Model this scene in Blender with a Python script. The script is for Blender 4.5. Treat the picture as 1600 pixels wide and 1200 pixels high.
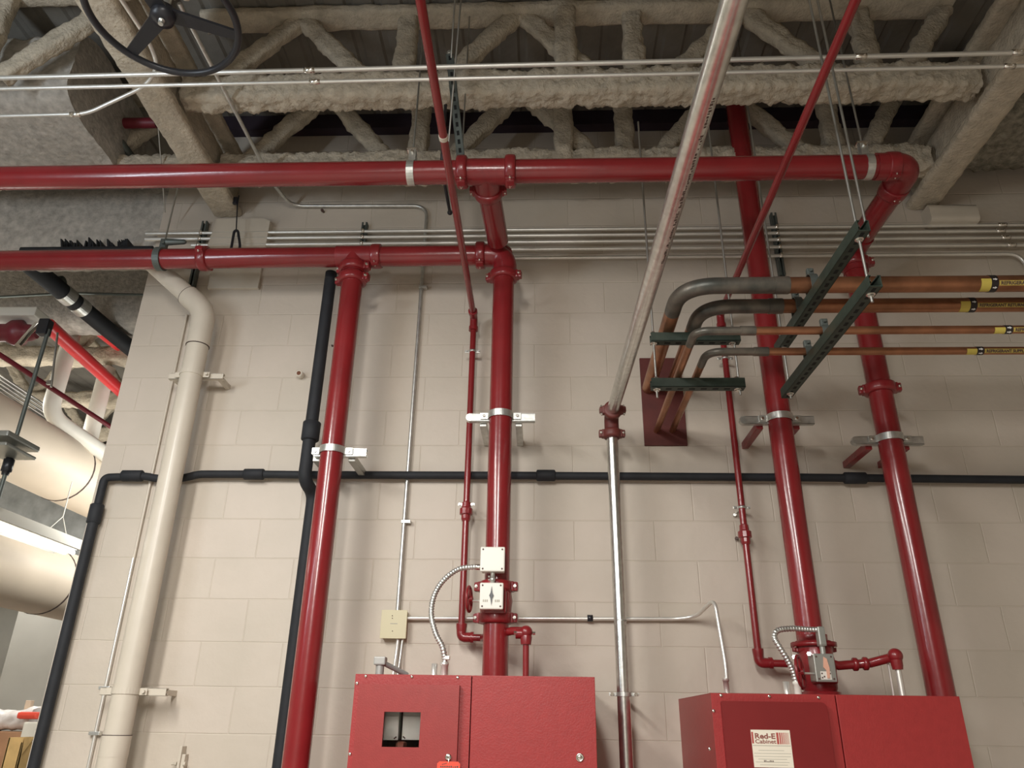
import bpy, bmesh, math, random
from mathutils import Vector, Matrix, noise
random.seed(7)
V = Vector
sc = bpy.context.scene
for o in list(bpy.data.objects): bpy.data.objects.remove(o)

# ------------------------------------------------------------------ camera
CZ = 1.683                      # eye height above the floor
FPX, PITCH, YAW, ROLL = 1184.547, .422478, .0431792, .01566527
cp, sp, cy, sy = math.cos(PITCH), math.sin(PITCH), math.cos(YAW), math.sin(YAW)
fw = V((-sy*cp, cy*cp, sp)); rt = V((cy, sy, 0)); up = rt.cross(fw)
rt, up = rt*math.cos(ROLL)+up*math.sin(ROLL), up*math.cos(ROLL)-rt*math.sin(ROLL)
cam = bpy.data.objects.new('camera', bpy.data.cameras.new('camera'))
sc.collection.objects.link(cam)
M = Matrix((rt, up, -fw)).transposed().to_4x4(); M.translation = (0, 0, CZ)
cam.matrix_world = M
cam.data.sensor_width = 36; cam.data.lens = FPX/1600*36
cam.data.clip_start = .05; cam.data.clip_end = 60
sc.camera = cam
C0 = V((0, 0, CZ))
def ray(u, v): return rt*((u-800)/FPX) - up*((v-600)/FPX) + fw
def W(u, v, Y):                 # the point at depth Y from the camera wall-wards
    d = ray(u, v); return C0 + d*(Y/d.y)
def H(u, v, z):                 # the point at height z
    d = ray(u, v); return C0 + d*((z-CZ)/d.z)

# ------------------------------------------------------------------ world, lights, exposure
w = bpy.data.worlds.new('world'); sc.world = w; w.use_nodes = True
w.node_tree.nodes['Background'].inputs[0].default_value = (.9, .95, 1, 1)
w.node_tree.nodes['Background'].inputs[1].default_value = .12
sc.view_settings.view_transform = 'Standard'; sc.view_settings.look = 'None'
sc.view_settings.gamma = 1; sc.view_settings.use_curve_mapping = False
sc.view_settings.exposure = 0.16
def area(name, loc, size, energy, col, rot=(0, 0, 0)):
    l = bpy.data.lights.new(name, 'AREA'); l.shape = 'RECTANGLE'; l.size, l.size_y = size
    l.energy = energy; l.color = col
    o = bpy.data.objects.new(name, l); o.location = loc; o.rotation_euler = rot
    sc.collection.objects.link(o); return o
R = math.radians
# strip lights hung in this bay, behind and to the left of the camera; widened to soften their shadows
area('strip_light_left', (-1.9, .5, 3.5), (.3, 2.4), 112, (1, .97, .92), (R(9), R(-4), 0))
area('strip_light_near', (-.5, -1.2, 3.5), (.3, 2.4), 160, (1, .965, .915), (R(20), 0, 0))
area('fill_uplight', (-1.2, -.4, 3.15), (.5, 2.4), 6, (1, .94, .84), (R(180), 0, 0))  # added upward fill for soft light overhead, not a fitting
area('ceiling_fill_left', (-3.3, -.2, 3.0), (.2, 2.4), 55, (.80, .90, 1), (R(155), R(10), 0))  # added bluish fill turned upward to brighten the ceiling at left
# unseen fill areas added to light the store room beyond the wall's end
area('store_fill_side', (-2.75, 6.3, 3.1), (.25, 2.6), 34, (1, .97, .9), (0, R(90), 0))
area('store_fill_up', (-5.2, 5.6, 2.2), (.3, 2.4), 60, (1, .97, .9), (R(180), R(-20), 0))
area('store_fill_down', (-4.6, 6.2, 4.1), (.3, 2.4), 75, (1, .97, .9))

# ------------------------------------------------------------------ materials
def mat(name, col, rough=.5, metal=0., var=0., scale=8., bump=0., bscale=60., coat=0., emit=0., spec=.5, var2=None):
    m = bpy.data.materials.new(name); m.use_nodes = True
    nt = m.node_tree; b = nt.nodes['Principled BSDF']
    b.inputs['Base Color'].default_value = (*col, 1)
    b.inputs['Roughness'].default_value = rough; b.inputs['Metallic'].default_value = metal
    b.inputs['Coat Weight'].default_value = coat; b.inputs['Coat Roughness'].default_value = .12
    b.inputs['Specular IOR Level'].default_value = spec
    if emit:
        b.inputs['Emission Color'].default_value = (*col, 1); b.inputs['Emission Strength'].default_value = emit
    tc = nt.nodes.new('ShaderNodeTexCoord')
    geo = nt.nodes.new('ShaderNodeNewGeometry')
    if var:
        n = nt.nodes.new('ShaderNodeTexNoise'); n.inputs['Scale'].default_value = scale; n.inputs['Detail'].default_value = 6
        nt.links.new(geo.outputs['Position'], n.inputs['Vector'])
        r = nt.nodes.new('ShaderNodeValToRGB')
        c2 = var2 or tuple(min(1, c*(1+var)) for c in col)
        r.color_ramp.elements[0].color = (*[c*(1-var) for c in col], 1); r.color_ramp.elements[0].position = .3
        r.color_ramp.elements[1].color = (*c2, 1); r.color_ramp.elements[1].position = .7
        nt.links.new(n.outputs['Fac'], r.inputs['Fac']); nt.links.new(r.outputs['Color'], b.inputs['Base Color'])
    if bump:
        n2 = nt.nodes.new('ShaderNodeTexNoise'); n2.inputs['Scale'].default_value = bscale; n2.inputs['Detail'].default_value = 8
        nt.links.new(geo.outputs['Position'], n2.inputs['Vector'])
        bp = nt.nodes.new('ShaderNodeBump'); bp.inputs['Strength'].default_value = 1; bp.inputs['Distance'].default_value = bump
        nt.links.new(n2.outputs['Fac'], bp.inputs['Height']); nt.links.new(bp.outputs['Normal'], b.inputs['Normal'])
    return m
RED = mat('red_gloss_paint', (.225, .015, .018), .26, var=.12, scale=5, bump=.0006, bscale=35, coat=.4)
RED2 = mat('red_casting_paint', (.23, .014, .018), .33, var=.15, scale=20, bump=.001, bscale=70, coat=.3)
CABRED = mat('red_powder_coat', (.32, .026, .026), .46, var=.05, scale=40, bump=.0008, bscale=160, coat=.1)
CABDOOR = mat('red_door_coat', (.29, .034, .032), .38, var=.05, scale=30, bump=.0003, bscale=200)
DKRED = mat('dark_red_oxide', (.105, .020, .016), .6, var=.2, scale=10)
MAROON = mat('maroon_paint', (.16, .016, .026), .4, var=.1)
PURP = mat('wall_top_shade', (.030, .018, .028), .8, var=.2)  # shade of the gap above the wall, put into the colour
GALV = mat('galvanised_steel', (.66, .67, .64), .36, .85, var=.16, scale=30, bump=.0004, bscale=60)
GALVP = mat('galvanised_pipe_metal', (.74, .75, .72), .27, .97, var=.14, scale=40, bump=.0004, bscale=60)
EMT = mat('bright_conduit', (.80, .79, .74), .36, .65, var=.08, scale=10)
RODM = mat('zinc_rod', (.46, .46, .43), .4, .9, var=.1, bump=.0006, bscale=500)
SHEET = mat('sheet_steel', (.45, .47, .48), .30, .8, var=.25, scale=6)
CHROME = mat('bright_bolt', (.85, .83, .78), .2, 1.)
GREEN = mat('green_strut_paint', (.034, .050, .038), .5, .1, var=.2, scale=30)
HOLE = mat('shadowed_slot', (.006, .007, .007), .9)
GRAYSTRUT = mat('grey_strut', (.13, .15, .14), .5, .5, var=.2)
COPPER = mat('aged_copper', (.40, .185, .10), .36, .85, var=.28, scale=9, bump=.0006, bscale=30)
COPDK = mat('tarnished_copper', (.13, .135, .12), .42, .6, var=.4, scale=12, var2=(.23, .20, .165), bump=.0008, bscale=40)
RUBBER = mat('black_foam_insulation', (.012, .014, .018), .72, var=.2, scale=15, bump=.0012, bscale=40)
BLACK = mat('black_enamel', (.018, .019, .024), .35, var=.1)
CREAM = mat('cream_pipe_paint', (.60, .545, .455), .42, var=.05, scale=6, bump=.0009, bscale=14, coat=.1)
WHITEP = mat('white_plastic', (.78, .77, .70), .4)
BEIGE = mat('beige_box_enamel', (.60, .55, .36), .4)
WHITEPVC = mat('white_pvc', (.80, .78, .70), .45, var=.05)
JACKET = mat('beige_jacket', (.60, .52, .42), .55, var=.04, scale=3)
SEAM = mat('dark_seam', (.06, .04, .035), .7)
CARD = mat('cardboard', (.72, .48, .20), .75, var=.12, scale=12)
CARD2 = mat('brown_cardboard', (.40, .22, .12), .75, var=.12)
PAPER = mat('label_paper', (.80, .74, .62), .6)
PINK = mat('label_red', (.42, .07, .06), .6)
INK = mat('label_ink', (.10, .06, .05), .6)
INKB = mat('label_brown_red', (.27, .09, .07), .6)
BLUR = mat('faint_print', (.42, .40, .33), .6)
YEL = mat('yellow_tape', (.62, .50, .10), .5)
YEL2 = mat('yellow_label', (.55, .42, .10), .5)
TAPE = mat('black_tape', (.02, .015, .015), .5)
WHT = mat('white_mark', (.8, .8, .78), .5)
TAG = mat('orange_tag', (.75, .08, .045), .45)
TUBEL = mat('lamp_tube', (1, .97, .92), .3, emit=9.)
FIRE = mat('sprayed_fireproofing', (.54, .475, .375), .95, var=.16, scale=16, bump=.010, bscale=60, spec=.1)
DECK = mat('metal_deck', (.20, .185, .16), .9, var=.2, scale=3, bump=.006, bscale=16, spec=.1)
GRAYSPRAY = mat('grey_soffit_spray', (.46, .43, .385), .95, var=.22, scale=24, bump=.008, bscale=40, spec=.1)
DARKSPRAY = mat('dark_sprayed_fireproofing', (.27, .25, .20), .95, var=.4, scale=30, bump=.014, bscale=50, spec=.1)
CONC = mat('concrete_floor', (.40, .38, .34), .7, var=.15, scale=3)
PLASTER = mat('white_painted_wall', (.72, .70, .64), .8, var=.03)

def cmu():
    m = bpy.data.materials.new('painted_block'); m.use_nodes = True
    nt = m.node_tree; L = nt.links; b = nt.nodes['Principled BSDF']; N = nt.nodes.new
    geo = N('ShaderNodeNewGeometry'); sx = N('ShaderNodeSeparateXYZ'); cx = N('ShaderNodeCombineXYZ')
    L.new(geo.outputs['Position'], sx.inputs[0])
    ad = N('ShaderNodeMath'); ad.operation = 'ADD'; ad.inputs[1].default_value = -.163-.2032+40*.4064
    L.new(sx.outputs['X'], ad.inputs[0]); L.new(ad.outputs[0], cx.inputs['X']); L.new(sx.outputs['Z'], cx.inputs['Y'])
    # joints wander a little
    nz = N('ShaderNodeTexNoise'); nz.inputs['Scale'].default_value = 5; L.new(geo.outputs['Position'], nz.inputs['Vector'])
    sb = N('ShaderNodeVectorMath'); sb.operation = 'SUBTRACT'; sb.inputs[1].default_value = (.5, .5, .5)
    L.new(nz.outputs['Color'], sb.inputs[0])
    ms = N('ShaderNodeVectorMath'); ms.operation = 'SCALE'; ms.inputs['Scale'].default_value = .007; L.new(sb.outputs[0], ms.inputs[0])
    va = N('ShaderNodeVectorMath'); L.new(cx.outputs[0], va.inputs[0]); L.new(ms.outputs[0], va.inputs[1])
    br = N('ShaderNodeTexBrick'); br.offset = .5; br.offset_frequency = 2; br.squash = 1
    for k, v in {'Scale': 1, 'Mortar Size': .0045, 'Mortar Smooth': .9, 'Bias': 0, 'Brick Width': .4064, 'Row Height': .2032}.items():
        br.inputs[k].default_value = v
    br.inputs['Color1'].default_value = (.555, .497, .418, 1); br.inputs['Color2'].default_value = (.585, .520, .445, 1)
    br.inputs['Mortar'].default_value = (.578, .515, .430, 1)
    L.new(va.outputs[0], br.inputs['Vector'])
    n = N('ShaderNodeTexNoise'); n.inputs['Scale'].default_value = 3.2; n.inputs['Detail'].default_value = 5
    L.new(geo.outputs['Position'], n.inputs['Vector'])
    r = N('ShaderNodeValToRGB'); r.color_ramp.elements[0].position = .3; r.color_ramp.elements[1].position = .7
    r.color_ramp.elements[0].color = (.95, .95, .94, 1); r.color_ramp.elements[1].color = (1.04, 1.03, 1.03, 1)
    L.new(n.outputs['Fac'], r.inputs['Fac'])
    mx = N('ShaderNodeMix'); mx.data_type = 'RGBA'; mx.blend_type = 'MULTIPLY'; mx.inputs[0].default_value = 1
    L.new(br.outputs['Color'], mx.inputs[6]); L.new(r.outputs['Color'], mx.inputs[7]); L.new(mx.outputs[2], b.inputs['Base Color'])
    inv = N('ShaderNodeMath'); inv.operation = 'MULTIPLY'; inv.inputs[1].default_value = -1; L.new(br.outputs['Fac'], inv.inputs[0])
    b1 = N('ShaderNodeBump'); b1.inputs['Strength'].default_value = 1; b1.inputs['Distance'].default_value = .0016
    L.new(inv.outputs[0], b1.inputs['Height'])
    n2 = N('ShaderNodeTexNoise'); n2.inputs['Scale'].default_value = 9; n2.inputs['Detail'].default_value = 5
    L.new(geo.outputs['Position'], n2.inputs['Vector'])
    b2 = N('ShaderNodeBump'); b2.inputs['Strength'].default_value = 1; b2.inputs['Distance'].default_value = .0045
    L.new(n2.outputs['Fac'], b2.inputs['Height']); L.new(b1.outputs['Normal'], b2.inputs['Normal'])
    L.new(b2.outputs['Normal'], b.inputs['Normal'])
    b.inputs['Roughness'].default_value = .55
    return m
CMU = cmu()

# ------------------------------------------------------------------ mesh helpers
def basis(d):
    d = d.normalized(); a = V((0, 0, 1)) if abs(d.z) < .9 else V((0, 1, 0))
    x = d.cross(a).normalized(); return x, x.cross(d).normalized()
class MB:
    def __init__(s): s.bm = bmesh.new()
    def face(s, vs, mi, smooth):
        try: f = s.bm.faces.new(vs); f.material_index = mi; f.smooth = smooth
        except ValueError: pass
    def rings(s, rings, mi=0, smooth=True, caps=True, closed=False):
        vr = [[s.bm.verts.new(p) for p in r] for r in rings]; n = len(vr[0])
        rng = range(len(vr)) if closed else range(len(vr)-1)
        for i in rng:
            a, b = vr[i], vr[(i+1) % len(vr)]
            for j in range(n): s.face([a[j], a[(j+1) % n], b[(j+1) % n], b[j]], mi, smooth)
        if caps and not closed:
            for r, c in ((rings[0], -1), (rings[-1], 1)):
                vs = [s.bm.verts.new(p) for p in r]
                s.face(vs if c > 0 else vs[::-1], mi, False)
        return s
    def tube(s, pts, r, n=20, mi=0, caps=True, closed=False):
        pts = [V(p) for p in pts]; N = len(pts); rs = r if isinstance(r, (list, tuple)) else [r]*N
        out = []; x = None
        for i, p in enumerate(pts):
            if closed: t = (pts[(i+1) % N]-pts[i-1]).normalized()
            else:
                a = pts[i]-pts[i-1] if i else pts[1]-pts[0]; b = pts[i+1]-pts[i] if i < N-1 else pts[i]-pts[i-1]
                t = (a.normalized()+b.normalized()).normalized()
            if x is None: x, y = basis(t)
            else:
                x = (x-t*x.dot(t)).normalized(); y = x.cross(t).normalized()
            out.append([p+(x*math.cos(k*2*math.pi/n)+y*math.sin(k*2*math.pi/n))*rs[i] for k in range(n)])
        return s.rings(out, mi, True, caps, closed)
    def lathe(s, p, d, prof, n=24, mi=0, smooth=True):   # prof: (distance along d, radius)
        p, d = V(p), V(d).normalized(); x, y = basis(d)
        return s.rings([[p+d*t+(x*math.cos(k*2*math.pi/n)+y*math.sin(k*2*math.pi/n))*max(r, 1e-5) for k in range(n)] for t, r in prof], mi, smooth)
    def box(s, c, size, ax=None, bev=0., mi=0, seg=2):
        c = V(c); X, Y, Z = ax if ax else (V((1, 0, 0)), V((0, 1, 0)), V((0, 0, 1)))
        vs = [s.bm.verts.new(c+X*(size[0]/2*i)+Y*(size[1]/2*j)+Z*(size[2]/2*k)) for i in (-1, 1) for j in (-1, 1) for k in (-1, 1)]
        fs = []
        for q in ((0, 1, 3, 2), (4, 6, 7, 5), (0, 4, 5, 1), (2, 3, 7, 6), (0, 2, 6, 4), (1, 5, 7, 3)):
            f = s.bm.faces.new([vs[i] for i in q]); f.material_index = mi; fs.append(f)
        if bev:
            es = list({e for f in fs for e in f.edges})
            bmesh.ops.bevel(s.bm, geom=es, offset=bev, segments=seg, affect='EDGES', profile=.6, material=-1)
        return s
    def bx(s, x0, x1, y0, y1, z0, z1, bev=0., mi=0):
        return s.box(((x0+x1)/2, (y0+y1)/2, (z0+z1)/2), (x1-x0, y1-y0, z1-z0), None, bev, mi)
    def prism(s, pts, d, mi=0):    # flat outline swept along d
        d = V(d); a = [s.bm.verts.new(V(p)) for p in pts]; b = [s.bm.verts.new(V(p)+d) for p in pts]; n = len(a)
        s.face(a[::-1], mi, False); s.face(b, mi, False)
        for i in range(n): s.face([a[i], a[(i+1) % n], b[(i+1) % n], b[i]], mi, False)
        return s
    def ball(s, c, r, n=16, mi=0):
        c = V(c); return s.lathe(c, (0, 0, 1), [(-r*math.cos(i*math.pi/n), r*math.sin(i*math.pi/n)) for i in range(n+1)], n*2, mi)
    def hexa(s, p, d, r, h, mi=0): return s.lathe(p, d, [(0, r), (h*.8, r), (h, r*.85)], 6, mi, False)
    def build(s, name, m, parent=None):
        ms = m if isinstance(m, (list, tuple)) else [m]
        bmesh.ops.recalc_face_normals(s.bm, faces=s.bm.faces)
        me = bpy.data.meshes.new(name)
        if parent: off = wloc(parent); loc = V((0, 0, 0))
        else:
            xs = [v.co for v in s.bm.verts]
            off = V(((min(p.x for p in xs)+max(p.x for p in xs))/2, (min(p.y for p in xs)+max(p.y for p in xs))/2, min(p.z for p in xs))); loc = off
        for v in s.bm.verts: v.co -= off
        s.bm.to_mesh(me); s.bm.free()
        for q in ms: me.materials.append(q)
        o = bpy.data.objects.new(name, me); sc.collection.objects.link(o); o.location = loc
        if parent: o.parent = parent
        return o
def wloc(o):
    l = V(o.location)
    while o.parent: o = o.parent; l += V(o.location)
    return l
def tag(o, label, cat, group=None):
    o['label'] = label; o['category'] = cat
    if group: o['group'] = group
    return o
def thing(name, label, cat, loc, group=None):
    o = bpy.data.objects.new(name, None); sc.collection.objects.link(o); o.location = V(loc); o.empty_display_size = .1
    return tag(o, label, cat, group)
def struct(o): o['kind'] = 'structure'; return o
def bend(pts, rad, seg=8):
    pts = [V(p) for p in pts]; out = [pts[0]]
    for i in range(1, len(pts)-1):
        a, p, b = pts[i-1], pts[i], pts[i+1]; u = (a-p).normalized(); v = (b-p).normalized()
        r = min(rad, (a-p).length*.49, (b-p).length*.49) if isinstance(rad, float) else rad[i-1]
        for k in range(seg+1):
            t = k/seg; out.append((p+u*r)*(1-t)**2+p*2*t*(1-t)+(p+v*r)*t*t)
    return out+[pts[-1]]
def spline(pts, step=.004):
    pts = [V(p) for p in pts]; P = [pts[0]*2-pts[1]]+pts+[pts[-1]*2-pts[-2]]; out = []
    for i in range(1, len(P)-2):
        n = max(2, int((P[i+1]-P[i]).length/step))
        for k in range(n):
            t = k/n; a, b, c, d = P[i-1:i+3]
            out.append(.5*((2*b)+(c-a)*t+(2*a-5*b+4*c-d)*t*t+(3*b-a-3*c+d)*t**3))
    return out+[pts[-1]]
def flex(pts, r, m, parent, name='flexible_conduit'):
    q = spline(pts, .003); return MB().tube(q, [r*(.82, 1.0, 1.1, 1.0)[i % 4] for i in range(len(q))], 12).build(name, m, parent)
def roughbar(mb, p0, p1, wd, ht, amp=.012, up_=None, mi=0, step=.028, n=22, sc_=18, taper=0):
    p0, p1 = V(p0), V(p1); d = (p1-p0).normalized(); L = (p1-p0).length
    if up_ is None: up_ = V((0, 0, 1))
    s_ = d.cross(V(up_)).normalized(); u_ = s_.cross(d).normalized(); k = max(2, int(L/step)); rs = []
    for i in range(k+1):
        c = p0+d*(L*i/k); ring = []
        for j in range(n):
            a = j*2*math.pi/n; ca, sa = math.cos(a), math.sin(a)
            q = (abs(ca)**5+abs(sa)**5)**(-1/5)
            off = s_*(ca*q*wd/2)+u_*(sa*q*ht/2); p = c+off
            e = noise.noise(p*sc_)*amp*.7+noise.noise(p*sc_*3)*amp*.75+noise.noise(p*4)*amp*.6
            ring.append(p+off.normalized()*e)
        rs.append(ring)
    return mb.rings(rs, mi, True)
def channel(mb, p0, p1, face, size=.041, holes=True, mi=0, hi=1, depth=None):
    """C-shaped strut whose slotted back looks towards -face and open side towards face"""
    p0, p1, f = V(p0), V(p1), V(face).normalized(); d = (p1-p0).normalized(); s_ = d.cross(f).normalized(); L = (p1-p0).length
    dp = depth or size; t = .0035; c = (p0+p1)/2
    mb.box(c-f*(dp/2-t/2), (L, size, t), (d, s_, f), 0, mi)
    for k in (-1, 1):
        mb.box(c+s_*(k*(size/2-t/2)), (L, t, dp), (d, s_, f), .001, mi)
        mb.box(c+s_*(k*(size/2-.006))+f*(dp/2-t/2), (L, .010, t), (d, s_, f), 0, mi)
    if holes:
        n = int(L/.048)
        for i in range(n):
            q = p0+d*((i+.5)*L/n)
            mb.box(q-f*(dp/2), (.026, .013, .0012), (d, s_, f), 0, hi)
    return mb
def ring_part(name, c, ax, r, w_, thk, m, parent):
    return MB().lathe(V(c)-V(ax).normalized()*(w_/2), ax, [(0, r), (0, r+thk), (w_, r+thk), (w_, r)], 28, smooth=False).build(name, m, parent)
def coupling(c, ax, r, parent, ear=(1, 0, 0), w_=.052, m=None, boltm=None, name='pipe_coupling', k=1.0):
    c, ax, ear = V(c), V(ax).normalized(), V(ear).normalized(); h = w_/2; mb = MB()
    mb.lathe(c, ax, [(-h, r*.98), (-h, r+.008), (-h*.8, r+.017*k), (-h*.35, r+.019*k), (h*.35, r+.019*k), (h*.8, r+.017*k), (h, r+.008), (h, r*.98)], 28)
    third = ax.cross(ear).normalized()
    for s_ in (-1, 1):
        e = c+ear*(s_*(r+.024*k))
        mb.box(e, (.034*k, .036*k, w_*.82), (ear, third, ax), .008*k)
        mb.box(c+ear*(s_*(r+.010*k)), (.030*k, .050*k, w_*.9), (ear, third, ax), .008*k)
    o = mb.build(name, m or RED2, parent)
    for s_ in (-1, 1):
        e = c+ear*(s_*(r+.029*k)); b = MB()
        b.lathe(e-third*.034*k, third, [(0, .004*k), (.068*k, .004*k)], 8)
        b.hexa(e+third*.018*k, third, .0085*k, .009*k); b.hexa(e-third*.018*k, -third, .0085*k, .009*k)
        b.build('bolt', boltm or CHROME, o)
    return o
def text_mesh(txt, size, m, parent, fn, name='lettering', align='LEFT', bold=0., fit=None):
    cu = bpy.data.curves.new('t', 'FONT'); cu.body = txt; cu.size = size; cu.align_x = align; cu.offset = bold
    cu.resolution_u = 3
    o = bpy.data.objects.new('t', cu); sc.collection.objects.link(o); bpy.context.view_layer.update()
    me = bpy.data.meshes.new_from_object(o); bpy.data.objects.remove(o); bpy.data.curves.remove(cu)
    off = wloc(parent); bm = bmesh.new(); bm.from_mesh(me)
    bmesh.ops.subdivide_edges(bm, edges=[e for e in bm.edges if e.calc_length() > size*.3], cuts=2)
    bmesh.ops.triangulate(bm, faces=bm.faces)
    if fit:
        k = fit/max(v.co.x for v in bm.verts)
        for v in bm.verts: v.co.x *= k
    for v in bm.verts: v.co = V(fn(v.co.x, v.co.y))-off
    bm.to_mesh(me); bm.free(); me.materials.clear(); me.materials.append(m); me.name = name
    q = bpy.data.objects.new(name, me); sc.collection.objects.link(q); q.parent = parent; return q

# ------------------------------------------------------------------ room shell
WY, WL, WTOP, DZ = 3.837, -2.385, 5.235, 5.32
struct(MB().bx(WL, 4.2, WY, WY+.2, 0, WTOP).build('wall_back', CMU))
struct(MB().bx(-7.6, 4.2, -4, 10.2, -.1, 0).build('floor', CONC))
struct(MB().bx(4.2, 4.3, -4, 10.2, 0, 5.5).build('wall_right', CMU))
struct(MB().bx(-7.6, -7.5, -4, 10.2, 0, 5.5).build('wall_left', PLASTER))
struct(MB().bx(-7.6, 4.3, 10.2, 10.3, 0, 5.5).build('wall_far', PLASTER))
struct(MB().bx(-7.6, 4.3, -4.1, -4, 0, 5.5).build('wall_front', CMU))
mb = MB(); pr = []; x = -7.6; zt = DZ+.012
while x < 4.2:
    pr += [(x, -4, DZ), (x+.10, -4, DZ), (x+.115, -4, zt), (x+.145, -4, zt)]; x += .16
pr += [(4.3, -4, DZ), (4.3, -4, DZ+.1), (-7.6, -4, DZ+.1)]
mb.prism(pr, (0, 14.2, 0)); struct(mb.build('ceiling', DECK))
struct(MB().bx(WL, 4.2, WY-.07, WY+.0, WTOP-.03, DZ).build('shadow_gap_strip', PURP))  # dark strip added as the shadow gap between wall top and deck

# fireproofed steel: two girders running to the wall, open-web joists between them
def girder(xc, wd, y0, y1, label, zb=4.555, zt=4.90):
    g = thing('steel_girder', label, 'girder', (xc, y1, zb))
    m = MB(); roughbar(m, (xc, y0, zb+.03), (xc, y1, zb+.03), wd, .06, .006); m.build('bottom_flange', FIRE, g)
    m = MB(); roughbar(m, (xc, y0, (zb+zt)/2), (xc, y1, (zb+zt)/2), .07, zt-zb-.1, .008); m.build('web', FIRE, g)
    m = MB(); roughbar(m, (xc, y0, zt+.02), (xc, y1, zt+.02), wd, .06, .006); m.build('top_flange', FIRE, g)
    return g
girder(-1.965, .175, 1.2, 3.83, 'cream fireproofed steel girder above the left end of the block wall')
girder(2.295, .175, 1.2, 3.83, 'cream fireproofed steel girder at the right edge, running back to the wall')
def joist(y, x0, x1, nodes, tops, posts, label, gy=.14, zc=4.69, chord=True):
    j = thing('ceiling_joist', label, 'joist', ((x0+x1)/2, y, 4.56), 'open web ceiling joists')
    m = MB(); roughbar(m, (x0, y, zc), (x1, y, zc), gy, .165, .019, step=.012, n=44) if chord else None
    if chord: m.build('bottom_chord', FIRE, j)
    m = MB(); roughbar(m, (x0, y, 5.285), (x1, y, 5.285), gy, .06, .008, step=.04); m.build('top_chord', FIRE, j)
    for a in nodes:
        for b in tops:
            if abs(a-b) < .75:
                s_ = 1 if b > a else -1
                m = MB(); roughbar(m, (a+.13*s_, y, zc-.02), (b-.02*s_, y, 5.26), .07, .10, .016, up_=V((0, 1, 0)).cross(V((b-a, 0, .6)))); m.build('diagonal', FIRE, j)
        if x0 < a < x1:
            m = MB(); roughbar(m, (a, y, zc-.01), (a, y, 5.26), .075, .11, .016, up_=V((1, 0, 0))); m.build('post', FIRE, j)
    for a in posts:
        m = MB(); roughbar(m, (a, y-.025, zc-.01), (a, y-.025, 5.26), .10, .115, .014, up_=V((1, 0, 0))); m.build('post', FIRE, j)
nd = [-1.95, -.735, .495, 1.715]; tp = [-1.34, -.12, 1.1, 2.2]
joist(2.26, -1.9, 2.22, nd, tp, [], 'fireproofed open web joist at the very top of the picture')
joist(3.00, -1.9, 2.22, nd, tp, [.131], 'fireproofed open web joist just behind the two silver conduits', zc=4.735)
joist(3.55, -1.9, 2.22, nd, tp, [.131], 'fireproofed open web joist nearest the block wall')
nl = [-2.9, -4.1]; tl = [-2.2, -3.5, -4.7]
joist(2.80, -4.9, -2.03, nl, tl, [], 'fireproofed open web joist left of the left girder, nearer one', chord=False)
joist(3.55, -4.9, -2.03, nl, tl, [], 'fireproofed open web joist left of the left girder, farther one')
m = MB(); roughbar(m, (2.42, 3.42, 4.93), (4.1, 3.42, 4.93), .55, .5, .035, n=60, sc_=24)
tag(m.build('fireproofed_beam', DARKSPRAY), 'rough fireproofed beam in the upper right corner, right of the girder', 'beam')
# bearing pads where the girders meet the wall
def pad(x0, x1, z0, z1, y0, label):
    m = MB(); s_ = .02
    m.prism([(x0, WY, z0), (x1, WY, z0), (x1, WY, z1-s_), (x1-.04, WY, z1), (x0+.02, WY, z1)], (0, y0-WY, 0))
    return tag(m.build('bearing_plate', CREAM), label, 'plate')
a = W(333, 342, 3.78); b = W(415, 384, 3.78)
pad(a.x, b.x, b.z, a.z, 3.78, 'cream painted bearing block under the left girder, behind the thin conduits')
a = W(336, 384, 3.80); b = W(402, 448, 3.80)
tag(MB().bx(a.x, b.x, 3.812, WY, b.z, a.z, .003).build('wall_plate', CREAM), 'cream painted flat plate on the wall below the left bearing block', 'plate')
a = W(1448, 322, 3.76); b = W(1530, 346, 3.76)
m = MB(); roughbar(m, (a.x, 3.79, (a.z+b.z)/2), (b.x, 3.79, (a.z+b.z)/2), .1, a.z-b.z, .006)
tag(m.build('bearing_plate', CREAM), 'rough cream bearing block under the right girder', 'plate')
m = MB(); roughbar(m, (-4.9, 3.32, 4.92), (-2.52, 3.32, 4.92), .78, .52, .014, n=60)
tag(m.build('sprayed_slab', GRAYSPRAY), 'wide grey sprayed slab edge overhead, left of the left girder', 'beam')
# girders over the opening left of the wall's end
m = MB(); roughbar(m, (-7.4, 3.98, 4.60), (WL+.06, 3.98, 4.60), .26, .58, .012, n=34)
tag(m.build('soffit_beam', GRAYSPRAY), 'grey sprayed beam over the opening left of the block wall', 'beam')
m = MB(); roughbar(m, (-7.4, 5.15, 4.78), (WL+.3, 5.15, 4.78), .3, .62, .010, n=30)
tag(m.build('soffit_beam', GRAYSPRAY), 'dark grey beam farther back, behind the black insulated pipe', 'beam')

q = W(35, 388, 3.74); q1 = W(232, 386, 3.74)
g = thing('insulated_pipe', 'thin black pipe edge running just above the lower main at the left', 'pipe', q)
MB().tube([q+V((-.0, 0, -.018)), q1+V((.03, 0, -.018))], .022, 14).build('foam_cover', RUBBER, g)
mb = MB(); random.seed(11)
for i in range(34):
    u = random.uniform(92, 196); h = random.uniform(4, 14)*(1.3 if 120 < u < 140 else 1); p = W(u, 388, 3.735); t = W(u+random.uniform(-3, 3), 386-h, 3.735); w_ = random.uniform(.003, .008)
    mb.prism([p+V((-w_, .005, 0)), p+V((w_, .005, 0)), t+V((w_*.6, .005, 0)), t+V((-w_*.6, .005, 0))], (0, .1, 0))
sp = mb.build('dried_black_drips', RUBBER, g); sp['kind'] = 'stuff'
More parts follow.
